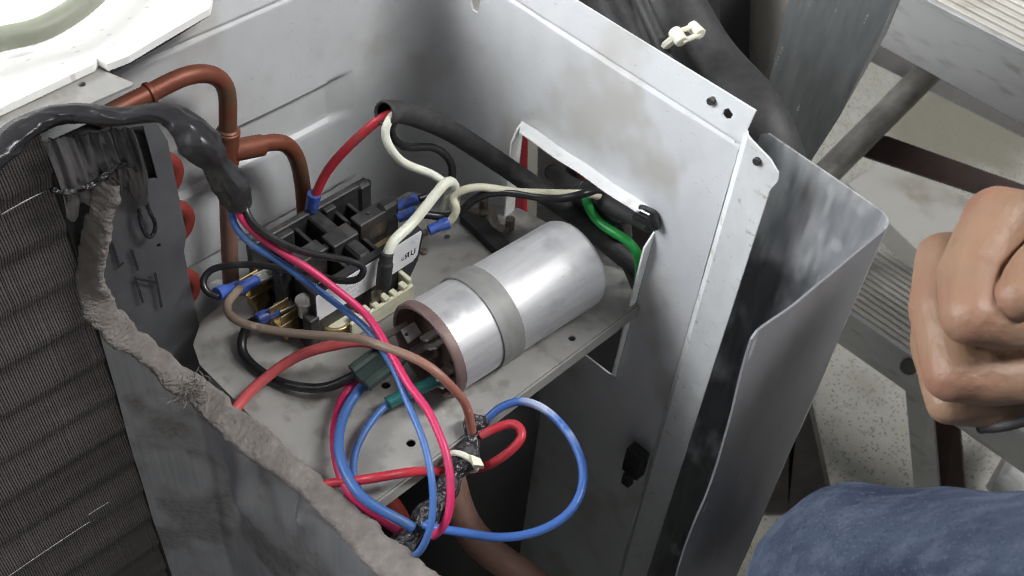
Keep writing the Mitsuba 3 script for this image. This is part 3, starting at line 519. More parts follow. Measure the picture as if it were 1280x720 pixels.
for (xa, xb, ya, yb, z) in ((X0 + 0.006, X0 + 0.030, Y0 + 0.006, YM - 0.006, 0.0235), (X0 + 0.043, X1 - 0.002, Y0 + 0.006, YM - 0.005, 0.0255), (X0 + 0.006, X0 + 0.030, YM + 0.006, Y1 - 0.008, 0.020), (X0 + 0.044, X1 - 0.004, YM + 0.006, Y1 - 0.008, 0.020)):
    obj('contact_bar', cat(cbox(xa, xb, ya, yb, z - 0.002, z, 0.0004), cbox(xa + 0.006, xa + 0.013, ya + 0.002, yb - 0.003, z, z + 0.0045, 0.001)), 'm_brass' if ya < YM else 'm_black', False, con)
obj('screw', cat(cyl((X1 - 0.008, Y0 + 0.011, 0.0255), (X1 - 0.008, Y0 + 0.011, 0.0300), 0.0030, 14), cyl((X1 - 0.008, Y0 + 0.011, 0.0300), (X1 - 0.008, Y0 + 0.011, 0.0306), 0.0014, 8)), 'm_tin', False, con)
# label plates with print, on the front wall
lab = obj('label', sheet(Polygon([(X0 + 0.0005, 0.0215), (X0 + 0.0005, 0.0390), (X0 + 0.040, 0.0395), (X0 + 0.0400, 0.0215)]).buffer(-0.001).buffer(0.001), 0.0004, lambda v: np.stack([v[:, 0], Y0 - v[:, 2], v[:, 1]], 1)), 'm_label', False, con)
lab2 = obj('label', sheet(Polygon([(X1 - 0.0240, 0.0215), (X1 - 0.0240, 0.0398), (X1 + 0.0005, 0.0405), (X1 + 0.0010, 0.0390), (X1 - 0.0018, 0.0245), (X1 - 0.0048, 0.0222)]), 0.0004, lambda v: np.stack([v[:, 0], Y0 - v[:, 2], v[:, 1]], 1)), 'm_label', False, con)
def front(x, z, k=1.0): return lambda v: np.stack([x + k * v[:, 0], Y0 - 0.00045 - v[:, 2], z + v[:, 1]], 1)
ink = []
for txt, x, z, h, k in (('c', X1 - 0.0130, 0.0275, 0.0026, 1), ('U', X1 - 0.0068, 0.0272, 0.0036, 1)):
    m = meshkit.text_mesh(txt, h, 0.0001, True); m.vertices = front(x, z, k)(np.array(m.vertices)); ink.append(m)
m = meshkit.text_mesh('R', 0.0036, 0.0001, True); m.vertices = front(X1 - 0.0072, 0.0272, -1)(np.array(m.vertices)); m.faces = m.faces[:, ::-1]; ink.append(m)
obj('certification_mark', cat(*ink), 'm_ink', False, lab2)
obj('fine_print', strokes([[(0.001 + i * 0.0012, 0.0005 * (j % 3) + 0.0023 * j), (0.001 + i * 0.0012 + 0.0008, 0.0005 * (j % 3) + 0.0023 * j)] for i in range(8) for j in range(5) if (i * 7 + j * 3) % 5], 0.0006, 0.0001, front(X0 + 0.017, 0.0250)), 'm_greyink', False, lab)
obj('fine_print', strokes([[(0.001 + i * 0.0012, 0.0019 * j), (0.001 + i * 0.0012 + 0.0008, 0.0019 * j)] for i in range(5) for j in range(2) if (i * 7 + j * 3) % 4], 0.0005, 0.0001, front(X1 - 0.0085, 0.0350)), 'm_greyink', False, lab2)
# coil with cream bobbin in front, below the label
bob = cat(cbox(X0 + 0.014, X1 - 0.012, Y0 - 0.0095, Y0 - 0.0075, 0.0055, 0.0165, 0.0004), cbox(X0 + 0.014, X1 - 0.012, Y0 - 0.0078, Y0 + 0.004, 0.0060, 0.0080, 0.0004), cbox(X1 - 0.0145, X1 - 0.012, Y0 - 0.0080, Y0 + 0.001, 0.0078, 0.0205, 0.0004))
for i in range(6): bob = cat(bob, cbox(X0 + 0.017 + i * 0.0062, X0 + 0.0205 + i * 0.0062, Y0 - 0.0092, Y0 - 0.0045, 0.0150, 0.0175 + 0.0014 * (i % 2), 0.0005))
obj('bobbin', bob, 'm_cream', False, con, 'cream plastic coil bobbin with toothed edge')
obj('coil_tab', cat(cbox(X0 + 0.030, X0 + 0.0365, Y0 - 0.0060, Y0 - 0.0052, 0.0090, 0.0255, 0.0003)), 'm_lug', False, con)
cc = np.array((-0.1334, 0.0878, 0.0120)); ringp = [cc + 0.0090 * np.array((math.cos(a) , math.sin(a) * 0.9, 0)) for a in np.linspace(0, 2 * math.pi, 40)]
obj('shading_ring', cat(sweep(ringp, 0.0013, 10, caps=False), cyl(cc + (0, 0, -0.0060), cc + (0, 0, -0.0005), 0.0078, 28)), 'm_brass', 40, con)
obj('ring_cap', cyl(cc + (0, 0, -0.0005), cc + (0, 0, 0.0006), 0.0074, 28), 'm_cream', False, con)
# line terminals at the left end
def term_end(y, key='brass_terminal'):
    obj(key, cat(cbox(X0 - 0.0135, X0 + 0.002, y - 0.0045, y + 0.0045, 0.0150, 0.0165, 0.0004), cbox(X0 - 0.0135, X0 - 0.002, y + 0.0025, y + 0.0034, 0.0120, 0.0245, 0.0003), cbox(X0 - 0.0120, X0 - 0.002, y - 0.0042, y - 0.0033, 0.0110, 0.0225, 0.0003), cbox(X0 - 0.010, X0 - 0.001, y - 0.004, y + 0.004, 0.0030, 0.0110, 0.0006)), 'm_brass', False, con)
term_end(0.1020); term_end(0.1270)
obj('terminal_screw', cat(cyl((X0 - 0.0005, 0.0935, 0.0200), (X0 - 0.0005, 0.0935, 0.0300), 0.0036, 16), cyl((X0 - 0.0005, 0.0935, 0.0298), (X0 - 0.0005, 0.0935, 0.0312), 0.0047, 16)), 'm_tin', 30, con)
obj('end_post', cat(cbox(X0 - 0.0040, X0 + 0.0010, YM - 0.003, YM + 0.004, 0.002, 0.0395), cbox(X0 - 0.0045, X0 + 0.0015, Y0 - 0.001, Y0 + 0.0055, 0.002, 0.0250), cbox(X0 - 0.0045, X0 + 0.0010, Y1 - 0.004, Y1, 0.002, 0.0400)), 'm_black', False, con)
# black terminal strip and lugs near the window
stp = thing('ground_terminal', 'tarnished screw lugs beside a black strip near the window', 'terminal')
obj('strip', slab([(-0.0308, 0.1067, 0.0060), (-0.0230, 0.1052, 0.0060), (-0.0249, 0.0712, 0.0060), (-0.0348, 0.0692, 0.0060)], (0, 0, -0.0058)), 'm_dark', False, stp)
lg = np.array((-0.0185, 0.1018, 0.0020)); lg2 = np.array((-0.0194, 0.0815, 0.0020))
d12 = dirn(lg, lg2)
obj('lug', cat(sweep(spline([lg + (0, 0, 0.001), lg + d12 * 0.006 + (0.002, 0, 0.004), (lg + lg2) / 2 + (0, 0, 0.002), lg2 + (0, 0, 0.003)], 6), 0.0028, 8, flat=((0, 0, 1), 0.55), wob=0.0006), cyl(lg + (0.004, 0.003, 0), lg + (0.004, 0.003, 0.008), 0.0027, 12), cyl(lg2 + (0.005, 0.002, 0), lg2 + (0.005, 0.002, 0.008), 0.0027, 12), cyl(lg + (-0.004, 0.002, 0), lg + (-0.004, 0.002, 0.004), 0.003, 12)), 'm_lug', 40, stp)

# ------------------------------------------------------------------ wires
def crimp(w, a, b, r0=0.0026, r1=0.0032, mat='m_crimp', blade=0.0, bdir=None, key='crimp_sleeve'):
    a, b = np.asarray(a, float), np.asarray(b, float); d = dirn(a, b); L = float(np.linalg.norm(b - a))
    k = obj(key, lathe([(0, 0), (0, r1 * 0.97), (0.0006, r1), (L * 0.35, r1), (L * 0.5, r0), (L - 0.0006, r0), (L, r0 * 0.9), (L, 0)], a, d, 20), mat, 40, w)
    if blade:
        s = np.cross(d, (0, 0, 1.0)); s /= np.linalg.norm(s); q = b - d * 0.0005
        m = cat(slab([q + s * 0.0030, q - s * 0.0030, q - s * 0.0034 + d * blade, q + s * 0.0034 + d * blade], (0, 0, 0.0006)), sweep([q + s * 0.0028 + (0, 0, 0.0009), q + s * 0.0030 + d * blade + (0, 0, 0.0009)], 0.0010, 8), sweep([q - s * 0.0028 + (0, 0, 0.0009), q - s * 0.0030 + d * blade + (0, 0, 0.0009)], 0.0010, 8))
        obj('spade_connector', m, 'm_tin', 30, w)
    return k
def wthing(key, label, pts, r, mat, n=10):
    w = thing(key, label, 'wire'); obj('insulation', wire(pts, r, n), mat, True, w); return w

# black conduit through the window with its fray of wires
cn = thing('black_conduit', 'thick black rubber conduit from the window with red white and black wires at its mouth', 'conduit')
cpath = spline([(-0.0800, 0.1120, 0.1000), (-0.0696, 0.1130, 0.0945), (-0.0557, 0.1120, 0.0840), (-0.0384, 0.1100, 0.0684), (-0.0231, 0.1020, 0.0523), (-0.0105, 0.0880, 0.0387), (-0.0070, 0.0667, 0.0353), (0.0060, 0.0530, 0.0201), (0.0140, 0.0344, 0.0081), (0.0200, 0.0150, -0.0035), (0.0220, -0.0057, -0.0260)], 10)
rr = np.full(len(cpath), 0.0056); rr[:8] = np.linspace(0.0062, 0.0056, 8)
out_ = sweep(cpath, rr, 24, caps=False); inn = sweep(cpath[4:26], 0.0046, 24, caps=True); inn.faces = inn.faces[:, ::-1]
obj('sheath', out_, 'm_rubber', True, cn); obj('bore', inn, 'm_dark', True, cn)
obj('mouth', sweep([cpath[0] + (rr[0] - 0.0008) * np.array(q) for q in (lambda t: [np.cos(a) * np.cross(t, (0, 0, 1)) / np.linalg.norm(np.cross(t, (0, 0, 1))) + np.sin(a) * np.cross(t, np.cross(t, (0, 0, 1)) / np.linalg.norm(np.cross(t, (0, 0, 1)))) for a in np.linspace(0, 2 * math.pi, 30)])(dirn(cpath[0], cpath[2]))], 0.0009, 8, caps=False), 'm_rubber', True, cn)

w = wthing('red_wire', 'red wire curving from the conduit mouth to the far end of the contactor', [(-0.0725, 0.1120, 0.0967), (-0.0799, 0.1140, 0.0958), (-0.0882, 0.1180, 0.0887), (-0.0977, 0.1240, 0.0762), (-0.1049, 0.1290, 0.0627), (-0.1096, 0.1310, 0.0511), (-0.1113, 0.1320, 0.0443)], 0.0024, 'm_red')
crimp(w, (-0.1104, 0.1312, 0.0520), (-0.1122, 0.1325, 0.0410), 0.0034, 0.0036)
w = wthing('white_wire', 'white wire hanging from the conduit mouth to the loop beside the contactor', [(-0.0762, 0.1100, 0.0984), (-0.0820, 0.1080, 0.0967), (-0.0847, 0.1060, 0.0921), (-0.0841, 0.1020, 0.0853), (-0.0775, 0.0990, 0.0749), (-0.0659, 0.0940, 0.0654), (-0.0607, 0.0900, 0.0597), (-0.0492, 0.0981, 0.0400), (-0.0530, 0.0961, 0.0340), (-0.0576, 0.0946, 0.0280), (-0.0602, 0.0946, 0.0220)], 0.0021, 'm_whitewire')
w = wthing('black_wire', 'black wire looping from the conduit mouth behind the white wires', [(-0.0725, 0.1120, 0.0937), (-0.0752, 0.1130, 0.0875), (-0.0718, 0.1140, 0.0774), (-0.0622, 0.1140, 0.0674), (-0.0497, 0.1120, 0.0619), (-0.0431, 0.1080, 0.0560), (-0.0413, 0.1040, 0.0483), (-0.0445, 0.1020, 0.0414), (-0.0541, 0.1020, 0.0396), (-0.0652, 0.1040, 0.0403)], 0.0021, 'm_blackwire')
crimp(w, (-0.0650, 0.1042, 0.0406), (-0.0760, 0.1080, 0.0383))
w = wthing('white_wire', 'thick white wire rising from the black boot in front of the contactor label', [(-0.1084, 0.0800, 0.0343), (-0.1063, 0.0800, 0.0443), (-0.1014, 0.0815, 0.0494), (-0.0913, 0.0830, 0.0511), (-0.0805, 0.0840, 0.0552), (-0.0701, 0.0850, 0.0607), (-0.0629, 0.0860, 0.0627), (-0.0559, 0.0880, 0.0572), (-0.0508, 0.0910, 0.0443), (-0.0439, 0.0987, 0.0260)], 0.0027, 'm_whitewire')
obj('boot', wire([(-0.1064, 0.0798, 0.0468), (-0.1082, 0.0790, 0.0407), (-0.1097, 0.0785, 0.0330), (-0.1103, 0.0785, 0.0275)], [0.0032] * 9 + [0.0038] * 22, 10, 14), 'm_rubber', True, w, 'black rubber boot on the coil terminal')
w = wthing('cream_wire', 'cream wire running from the window to a blue crimp by the contactor', [(0.0100, 0.0424, 0.0402), (0.0020, 0.0430, 0.0468), (-0.0060, 0.0495, 0.0476), (-0.0160, 0.0606, 0.0462), (-0.0300, 0.0705, 0.0487), (-0.0440, 0.0801, 0.0530), (-0.0520, 0.0847, 0.0523), (-0.0560, 0.0868, 0.0482), (-0.0570, 0.0837, 0.0448), (-0.0590, 0.0831, 0.0392), (-0.0620, 0.0850, 0.0344)], 0.0021, 'm_creamwire')
crimp(w, (-0.0615, 0.0844, 0.0357), (-0.0720, 0.0875, 0.0343), 0.0028, 0.0033)
obj('ring_lug', cat(cyl((-0.0720, 0.0887, 0.0323), (-0.0740, 0.0901, 0.0313), 0.0018, 10), cyl((-0.0682, 0.1002, 0.0200), (-0.0671, 0.1013, 0.0160), 0.003, 12)), 'm_lug', False, w)
w = wthing('black_wire', 'black wire running from the window beside the cream wire', [(0.0100, 0.0432, 0.0448), (0.0010, 0.0436, 0.0487), (-0.0060, 0.0462, 0.0487), (-0.0120, 0.0527, 0.0455), (-0.0220, 0.0634, 0.0456), (-0.0340, 0.0723, 0.0492), (-0.0420, 0.0782, 0.0481), (-0.0480, 0.0824, 0.0431), (-0.0540, 0.0864, 0.0353), (-0.0640, 0.0910, 0.0371), (-0.0720, 0.0975, 0.0395)], 0.0022, 'm_blackwire')
crimp(w, (-0.0720, 0.0975, 0.0406), (-0.0810, 0.1015, 0.0382))
wthing('green_wire', 'green wire curving down behind the end of the shelf', [(0.0040, 0.0479, 0.0404), (0.0030, 0.0445, 0.0364), (0.0040, 0.0387, 0.0307), (0.0040, 0.0293, 0.0300), (0.0050, 0.0200, 0.0299), (0.0060, 0.0129, 0.0269), (0.0080, 0.0095, 0.0179), (0.0100, 0.0086, 0.0048), (0.0160, 0.0108, -0.0188)], 0.0026, 'm_greenwire')
bc = thing('black_cable', 'black glossy cable and clamp under the window edge', 'cable')
obj('sheath', wire([(0.0300, 0.0944, 0.0111), (0.0140, 0.0622, 0.0308), (0.0100, 0.0461, 0.0386), (0.0080, 0.0280, 0.0431), (0.0060, 0.0134, 0.0482), (0.0030, 0.0032, 0.0531)], 0.0046, 8, 18), 'm_dark', True, bc)
obj('clamp', blob([[((-0.0030, 0.0072, 0.0639), 0.0035), ((-0.0030, 0.0011, 0.0651), 0.0035), ((-0.0030, -0.0018, 0.0612), 0.003)], [((0.0030, 0.0116, 0.0525), 0.004), ((0.0010, 0.0030, 0.0579), 0.004)]], 0.0012, 6), 'm_gloss', True, bc)
obj('wrap', blob([[((0.0120, 0.0513, 0.0338), 0.009), ((0.0160, 0.0360, 0.0264), 0.009), ((0.0220, 0.0345, 0.0115), 0.007)]], 0.002, 8, 0.002, 160), 'm_gloss', True, bc)

# plastic sleeve over the coil and the three wires that leave it
slp = spline([(-0.2648, 0.1329, 0.1500), (-0.2445, 0.1409, 0.1520), (-0.2287, 0.1437, 0.1530), (-0.2166, 0.1395, 0.1530), (-0.2067, 0.1314, 0.1510), (-0.1968, 0.1261, 0.1500), (-0.1878, 0.1200, 0.1500), (-0.1841, 0.1112, 0.1470), (-0.1827, 0.1047, 0.1400), (-0.1780, 0.1026, 0.1280), (-0.1745, 0.1008, 0.1160), (-0.1714, 0.0994, 0.1030)], 16)
sr = np.interp(np.linspace(0, 1, len(slp)), [0, 0.2, 0.42, 0.55, 0.62, 0.72, 0.8, 0.9, 1], [0.0088, 0.0078, 0.0068, 0.0072, 0.0068, 0.0086, 0.0060, 0.0076, 0.0054])
sv = sweep(slp, sr, 40, caps=False, flat=((0.2, 0.5, 0.85), 0.5), wob=0.0005, seed=21)
V = np.array(sv.vertices).reshape(len(slp), 40, 3); kk = np.arange(len(slp))
an = np.arange(40) * 2 * np.pi / 40; g3 = np.stack([0.055 * kk[:, None] + 0 * an[None], np.cos(an)[None] * 1.3 + 0.02 * kk[:, None], np.sin(an)[None] * 1.3 + 0 * kk[:, None]], -1); rid = 1 - np.abs(2 * meshkit.fbm(g3 * 0.62, 2, 40) - 1) * 2.6; rid2 = 1 - np.abs(2 * meshkit.fbm(g3 * (2.0, 1.5, 1.5) + 9, 2, 41) - 1) * 2.2; pin = 0.97 + 0.22 * (rid - 0.35) + 0.08 * (rid2 - 0.4); V = slp[:, None] + (V - slp[:, None]) * pin[..., None]; sv.vertices = V.reshape(-1, 3)
slv = thing('black_sleeve', 'crinkled glossy black plastic sleeve draped over the coil top', 'sleeve')
obj('tube', sv, 'm_sleeve', 45, slv); obj('bore', sweep(slp[-20:], 0.0036, 20), 'm_dark', True, slv)
obj('tail', wire([(-0.2357, 0.1340, 0.1271), (-0.2292, 0.1320, 0.1233), (-0.2212, 0.1310, 0.1228), (-0.2128, 0.1300, 0.1257), (-0.2062, 0.1320, 0.1245), (-0.2002, 0.1340, 0.1193), (-0.1962, 0.1370, 0.1039), (-0.1956, 0.1370, 0.0892), (-0.1945, 0.1370, 0.0770), (-0.1976, 0.1370, 0.0734), (-0.2003, 0.1370, 0.0812), (-0.2000, 0.1370, 0.0919)], [0.0013] * 30 + [0.0010] * 81, 10, 8), 'm_tape', True, slv, 'torn strand of black tape hanging over the tube sheet')
bl = [(-0.1708, 0.1035, 0.1040), (-0.1749, 0.1019, 0.1000), (-0.1761, 0.0967, 0.0940), (-0.1718, 0.0912, 0.0850), (-0.1642, 0.0864, 0.0750), (-0.1582, 0.0801, 0.0660), (-0.1527, 0.0727, 0.0580), (-0.1482, 0.0589, 0.0520), (-0.1471, 0.0455, 0.0500), (-0.1495, 0.0326, 0.0500), (-0.1535, 0.0191, 0.0500), (-0.1584, 0.0066, 0.0480), (-0.1622, -0.0041, 0.0460), (-0.1666, -0.0153, 0.0430), (-0.1725, -0.0262, 0.0380), (-0.1788, -0.0345, 0.0300), (-0.1847, -0.0388, 0.0220), (-0.1889, -0.0386, 0.0120), (-0.1894, -0.0356, 0.0040)]
wthing('blue_wire', 'long blue wire from the black sleeve across the shelf to the harness', bl, 0.0016, 'm_blue')
pk = [(-0.1698, 0.1012, 0.1050), (-0.1734, 0.0979, 0.1020), (-0.1723, 0.0934, 0.0960), (-0.1678, 0.0891, 0.0880), (-0.1615, 0.0836, 0.0790), (-0.1541, 0.0756, 0.0700), (-0.1484, 0.0622, 0.0620), (-0.1449, 0.0502, 0.0560), (-0.1467, 0.0375, 0.0540), (-0.1516, 0.0203, 0.0530), (-0.1551, 0.0072, 0.0520), (-0.1563, -0.0042, 0.0500), (-0.1592, -0.0151, 0.0470), (-0.1628, -0.0248, 0.0430), (-0.1674, -0.0326, 0.0370), (-0.1731, -0.0388, 0.0290), (-0.1780, -0.0404, 0.0210), (-0.1807, -0.0371, 0.0120)]
wthing('pink_wire', 'long magenta wire beside the long blue wire', pk, 0.0018, 'm_pink')
w = wthing('black_wire', 'black wire from the sleeve looping over the label to the left blue crimps', [(-0.1681, 0.1011, 0.1060), (-0.1713, 0.0961, 0.1030), (-0.1709, 0.0915, 0.0980), (-0.1654, 0.0864, 0.0900), (-0.1560, 0.0815, 0.0800), (-0.1414, 0.0791, 0.0680), (-0.1309, 0.0762, 0.0600), (-0.1270, 0.0730, 0.0550), (-0.1291, 0.0735, 0.0500), (-0.1336, 0.0795, 0.0460), (-0.1375, 0.0881, 0.0440), (-0.1404, 0.0967, 0.0430), (-0.1472, 0.1054, 0.0430), (-0.1567, 0.1182, 0.0420), (-0.1659, 0.1293, 0.0390), (-0.1730, 0.1342, 0.0360), (-0.1780, 0.1330, 0.0330), (-0.1789, 0.1290, 0.0300), (-0.1758, 0.1239, 0.0280)], 0.0017, 'm_blackwire')
crimp(w, (-0.1757, 0.1260, 0.0280), (-0.1622, 0.1281, 0.0230), 0.0029, 0.0036, blade=0)
w = wthing('brown_wire', 'brown wire arching from a blue crimp over the shelf to the taped harness', [(-0.1639, 0.1238, 0.0260), (-0.1716, 0.1191, 0.0290), (-0.1775, 0.1143, 0.0310), (-0.1804, 0.1069, 0.0320), (-0.1787, 0.0976, 0.0330), (-0.1714, 0.0849, 0.0340), (-0.1649, 0.0743, 0.0360), (-0.1574, 0.0591, 0.0420), (-0.1526, 0.0434, 0.0500), (-0.1504, 0.0309, 0.0545), (-0.1462, 0.0195, 0.0555), (-0.1423, 0.0074, 0.0540), (-0.1382, -0.0015, 0.0460), (-0.1349, -0.0074, 0.0360), (-0.1346, -0.0109, 0.0260), (-0.1346, -0.0124, 0.0200)], 0.0021, 'm_brownwire')
crimp(w, (-0.1650, 0.1251, 0.0245), (-0.1523, 0.1258, 0.0220), 0.0029, 0.0034, blade=0.010)
w = wthing('black_wire', 'black wire from the lower blue crimp across the shelf to the capacitor boot', [(-0.1633, 0.1085, 0.0160), (-0.1681, 0.1124, 0.0120), (-0.1744, 0.1104, 0.0070), (-0.1780, 0.1052, 0.0040), (-0.1783, 0.0919, 0.0030), (-0.1751, 0.0781, 0.0040), (-0.1684, 0.0646, 0.0070), (-0.1613, 0.0562, 0.0110), (-0.1509, 0.0508, 0.0160), (-0.1439, 0.0490, 0.0180)], 0.0024, 'm_blackwire')
crimp(w, (-0.1660, 0.1078, 0.0180), (-0.1546, 0.1062, 0.0180), 0.0029, 0.0034, blade=0.009)
w = wthing('rose_wire', 'thick rose red wire lying across the shelf behind the dusty edge', [(-0.2076, 0.0771, 0.0020), (-0.1992, 0.0802, 0.0040), (-0.1911, 0.0814, 0.0070), (-0.1810, 0.0806, 0.0110), (-0.1706, 0.0774, 0.0170), (-0.1604, 0.0711, 0.0230), (-0.1502, 0.0630, 0.0270), (-0.1432, 0.0567, 0.0290), (-0.1363, 0.0473, 0.0290)], 0.0026, 'm_rose')
# boots at the capacitor and their wires
w = wthing('blue_wire', 'blue wire bowing down from the dark green boot', [(-0.1457, 0.0470, 0.0140), (-0.1540, 0.0441, 0.0140), (-0.1657, 0.0393, 0.0140), (-0.1762, 0.0316, 0.0140), (-0.1840, 0.0225, 0.0140), (-0.1885, 0.0119, 0.0130), (-0.1905, -0.0000, 0.0120), (-0.1876, -0.0106, 0.0090), (-0.1827, -0.0200, 0.0050), (-0.1804, -0.0239, 0.0020)], 0.0024, 'm_blue')
bt = [(-0.1527, 0.0514, 0.0200), (-0.1330, 0.0500, 0.0240), (-0.1314, 0.0379, 0.0260), (-0.1534, 0.0399, 0.0200)]
obj('boot', cat(slab(bt, (0, 0, -0.0045)), sweep(spline([bt[0], bt[1]], 8), 0.0030, 10), sweep(spline([bt[3], bt[2]], 8), 0.0030, 10)), 'm_teal', 30, w, 'flat dark green insulating boot on a capacitor terminal')
obj('boot_hole', cyl((-0.1447, 0.0486, 0.0208), (-0.1438, 0.0485, 0.0190), 0.0014, 10), 'm_ink', False, w)
wthing('pink_wire', 'magenta wire half hidden under the bowed blue wire', [(-0.1446, 0.0508, 0.0120), (-0.1538, 0.0505, 0.0100), (-0.1620, 0.0477, 0.0080), (-0.1722, 0.0399, 0.0080), (-0.1823, 0.0278, 0.0080), (-0.1889, 0.0150, 0.0080), (-0.1911, 0.0034, 0.0060), (-0.1883, -0.0069, 0.0020), (-0.1834, -0.0187, -0.0040)], 0.0024, 'm_pink')
w = wthing('blue_wire', 'thin blue wire from the teal boot at the capacitor mouth', [(-0.1416, 0.0296, 0.0100), (-0.1481, 0.0313, 0.0090), (-0.1591, 0.0294, 0.0080), (-0.1709, 0.0245, 0.0070), (-0.1795, 0.0182, 0.0060), (-0.1842, 0.0114, 0.0040), (-0.1859, 0.0049, -0.0000)], 0.0018, 'm_blue')
obj('boot', cat(wire([(-0.1480, 0.0314, 0.0100), (-0.1415, 0.0297, 0.0110), (-0.1238, 0.0239, 0.0140), (-0.1192, 0.0227, 0.0150)], 0.0032, 8, 12)), 'm_tealtube', True, w, 'bright teal boot at the lowest capacitor terminal')
w = wthing('red_wire', 'red wire curling out of the taped harness and lying back across the blue wires', [(-0.1961, 0.0195, 0.0030), (-0.1922, 0.0151, 0.0060), (-0.1877, 0.0079, 0.0110), (-0.1813, -0.0000, 0.0160), (-0.1711, -0.0045, 0.0140), (-0.1600, -0.0056, 0.0060), (-0.1444, -0.0054, -0.0100), (-0.1335, -0.0133, -0.0100), (-0.1283, -0.0209, -0.0020), (-0.1221, -0.0260, 0.0080), (-0.1149, -0.0256, 0.0130), (-0.1129, -0.0194, 0.0130), (-0.1184, -0.0135, 0.0100), (-0.1260, -0.0097, 0.0060)], 0.0022, 'm_red')
w = wthing('blue_wire', 'worn blue wire making the big loop over the dark compartment', [(-0.1261, -0.0058, 0.0000), (-0.1201, -0.0057, 0.0060), (-0.1124, -0.0071, 0.0120), (-0.1040, -0.0123, 0.0160), (-0.1002, -0.0230, 0.0190), (-0.1014, -0.0380, 0.0210), (-0.1068, -0.0526, 0.0220), (-0.1144, -0.0633, 0.0210), (-0.1260, -0.0698, 0.0180), (-0.1384, -0.0690, 0.0140), (-0.1511, -0.0626, 0.0110), (-0.1611, -0.0530, 0.0090), (-0.1691, -0.0417, 0.0080), (-0.1739, -0.0345, 0.0070), (-0.1765, -0.0269, 0.0040)], 0.0020, 'm_blueworn')
hn = thing('taped_harness', 'bundle of wires wrapped in shiny black tape with a zip tie', 'harness')
hp = spline([(-0.1196, -0.0018, 0.0080), (-0.1272, -0.0067, 0.0040), (-0.1374, -0.0122, 0.0020), (-0.1487, -0.0158, 0.0000), (-0.1591, -0.0186, -0.0020), (-0.1698, -0.0212, -0.0030), (-0.1805, -0.0235, -0.0040), (-0.1900, -0.0237, -0.0080)], 12)
obj('tape', sweep(hp, 0.0052 + 0.0012 * np.sin(np.arange(len(hp)) * 0.33), 24, wob=0.0011, seed=4), 'm_tape', 45, hn)
zt = hp[26]; td = dirn(hp[24], hp[28]); ta = np.cross(td, (0, 0, 1.0)); ta /= np.linalg.norm(ta); tb = np.cross(td, ta)
obj('zip_tie', sweep([zt + 0.0067 * (math.cos(a) * ta + math.sin(a) * tb) for a in np.linspace(0, 2 * math.pi, 40)], 0.0015, 8, caps=False), 'm_tie', 30, hn, 'off-white zip tie')
obj('zip_tie_head', slab([(-0.1385, -0.0162, 0.0100), (-0.1365, -0.0209, 0.0100), (-0.1381, -0.0248, 0.0100), (-0.1413, -0.0213, 0.0100)], (0.001, 0.001, -0.0045)), 'm_tie', False, hn)

# ------------------------------------------------------------------ corner service panel at the right
dp = thing('corner_panel', 'galvanised corner cover panel standing bent beside the cabinet', 'panel')
rb = 0.006
def door_map(v):
    s, z, w = v[:, 0], v[:, 1], v[:, 2]
    L1 = 0.066; arc = rb * math.pi / 2; x = np.zeros_like(s); y = np.zeros_like(s); nx = np.zeros_like(s); ny = np.zeros_like(s); ztop = 0.131
    xf = 0.0130; yf = -0.1045
    a = s <= L1; x[a], y[a], nx[a] = xf + 0.004 * (1 - s[a] / L1), yf + rb + (L1 - s[a]), 1
    b = (s > L1) & (s <= L1 + arc); th = (s[b] - L1) / rb; x[b], y[b] = xf - rb + rb * np.cos(th), yf + rb - rb * np.sin(th); nx[b], ny[b] = np.cos(th), -np.sin(th)
    c = s > L1 + arc; x[c], y[c], ny[c] = xf - rb - (s[c] - L1 - arc), yf, -1
    w = w + 0.0022 * (meshkit.fbm(np.stack([s * 22, z * 12, s * 0], 1), 3, 31) - 0.5) + 0.0015 * np.sin(z * 38) * np.clip((s - 0.14) / 0.02, 0, 1)
    return np.stack([x + nx * w, y + ny * w, z], 1)
dtop = [(0, 0.1275), (0.004, 0.1310), (0.066, 0.1310), (0.078, 0.1295), (0.162, 0.1295), (0.1645, 0.1265)]
dpoly = Polygon(dtop + [(0.161, 0.0), (0.1535, -0.15), (0.149, -0.44), (0, -0.44)])
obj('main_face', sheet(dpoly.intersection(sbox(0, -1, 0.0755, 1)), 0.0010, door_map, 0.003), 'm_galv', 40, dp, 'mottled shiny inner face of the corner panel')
obj('flap', sheet(dpoly.intersection(sbox(0.0755, -1, 1, 1)), 0.0010, door_map, 0.004), 'm_flap', 40, dp, 'matt grey folded flap of the corner panel')

# ------------------------------------------------------------------ white board and cord at upper left
bpts = [(-0.2573, 0.1577, 0.1540), (-0.2371, 0.1586, 0.1540), (-0.1947, 0.1609, 0.1540), (-0.1917, 0.1634, 0.1540), (-0.1905, 0.1575, 0.1540), (-0.1810, 0.1569, 0.1540), (-0.1612, 0.1606, 0.1540), (-0.1351, 0.1650, 0.1540), (-0.1262, 0.1754, 0.1540), (-0.1055, 0.1995, 0.1540)]
bd = obj('white_board', sheet(Polygon([(p[0], p[1]) for p in bpts] + [(-0.05, 1.0), (-0.9, 1.0), (-0.9, 0.17)]), 0.0035, lambda v: np.stack([v[:, 0], v[:, 1], 0.1505 + v[:, 2]], 1)), 'm_board', label='bright overexposed white speckled board at upper left', cat='board')
obj('gap_shade', slab([(-0.1889, 0.1614, 0.1498), (-0.1327, 0.1694, 0.1498), (-0.1344, 0.1668, 0.1498), (-0.1616, 0.1611, 0.1498), (-0.1894, 0.1569, 0.1498)], (0, 0, -0.001)), 'm_dark', False, bd)  # dark strip painting the shaded gap under the board edge
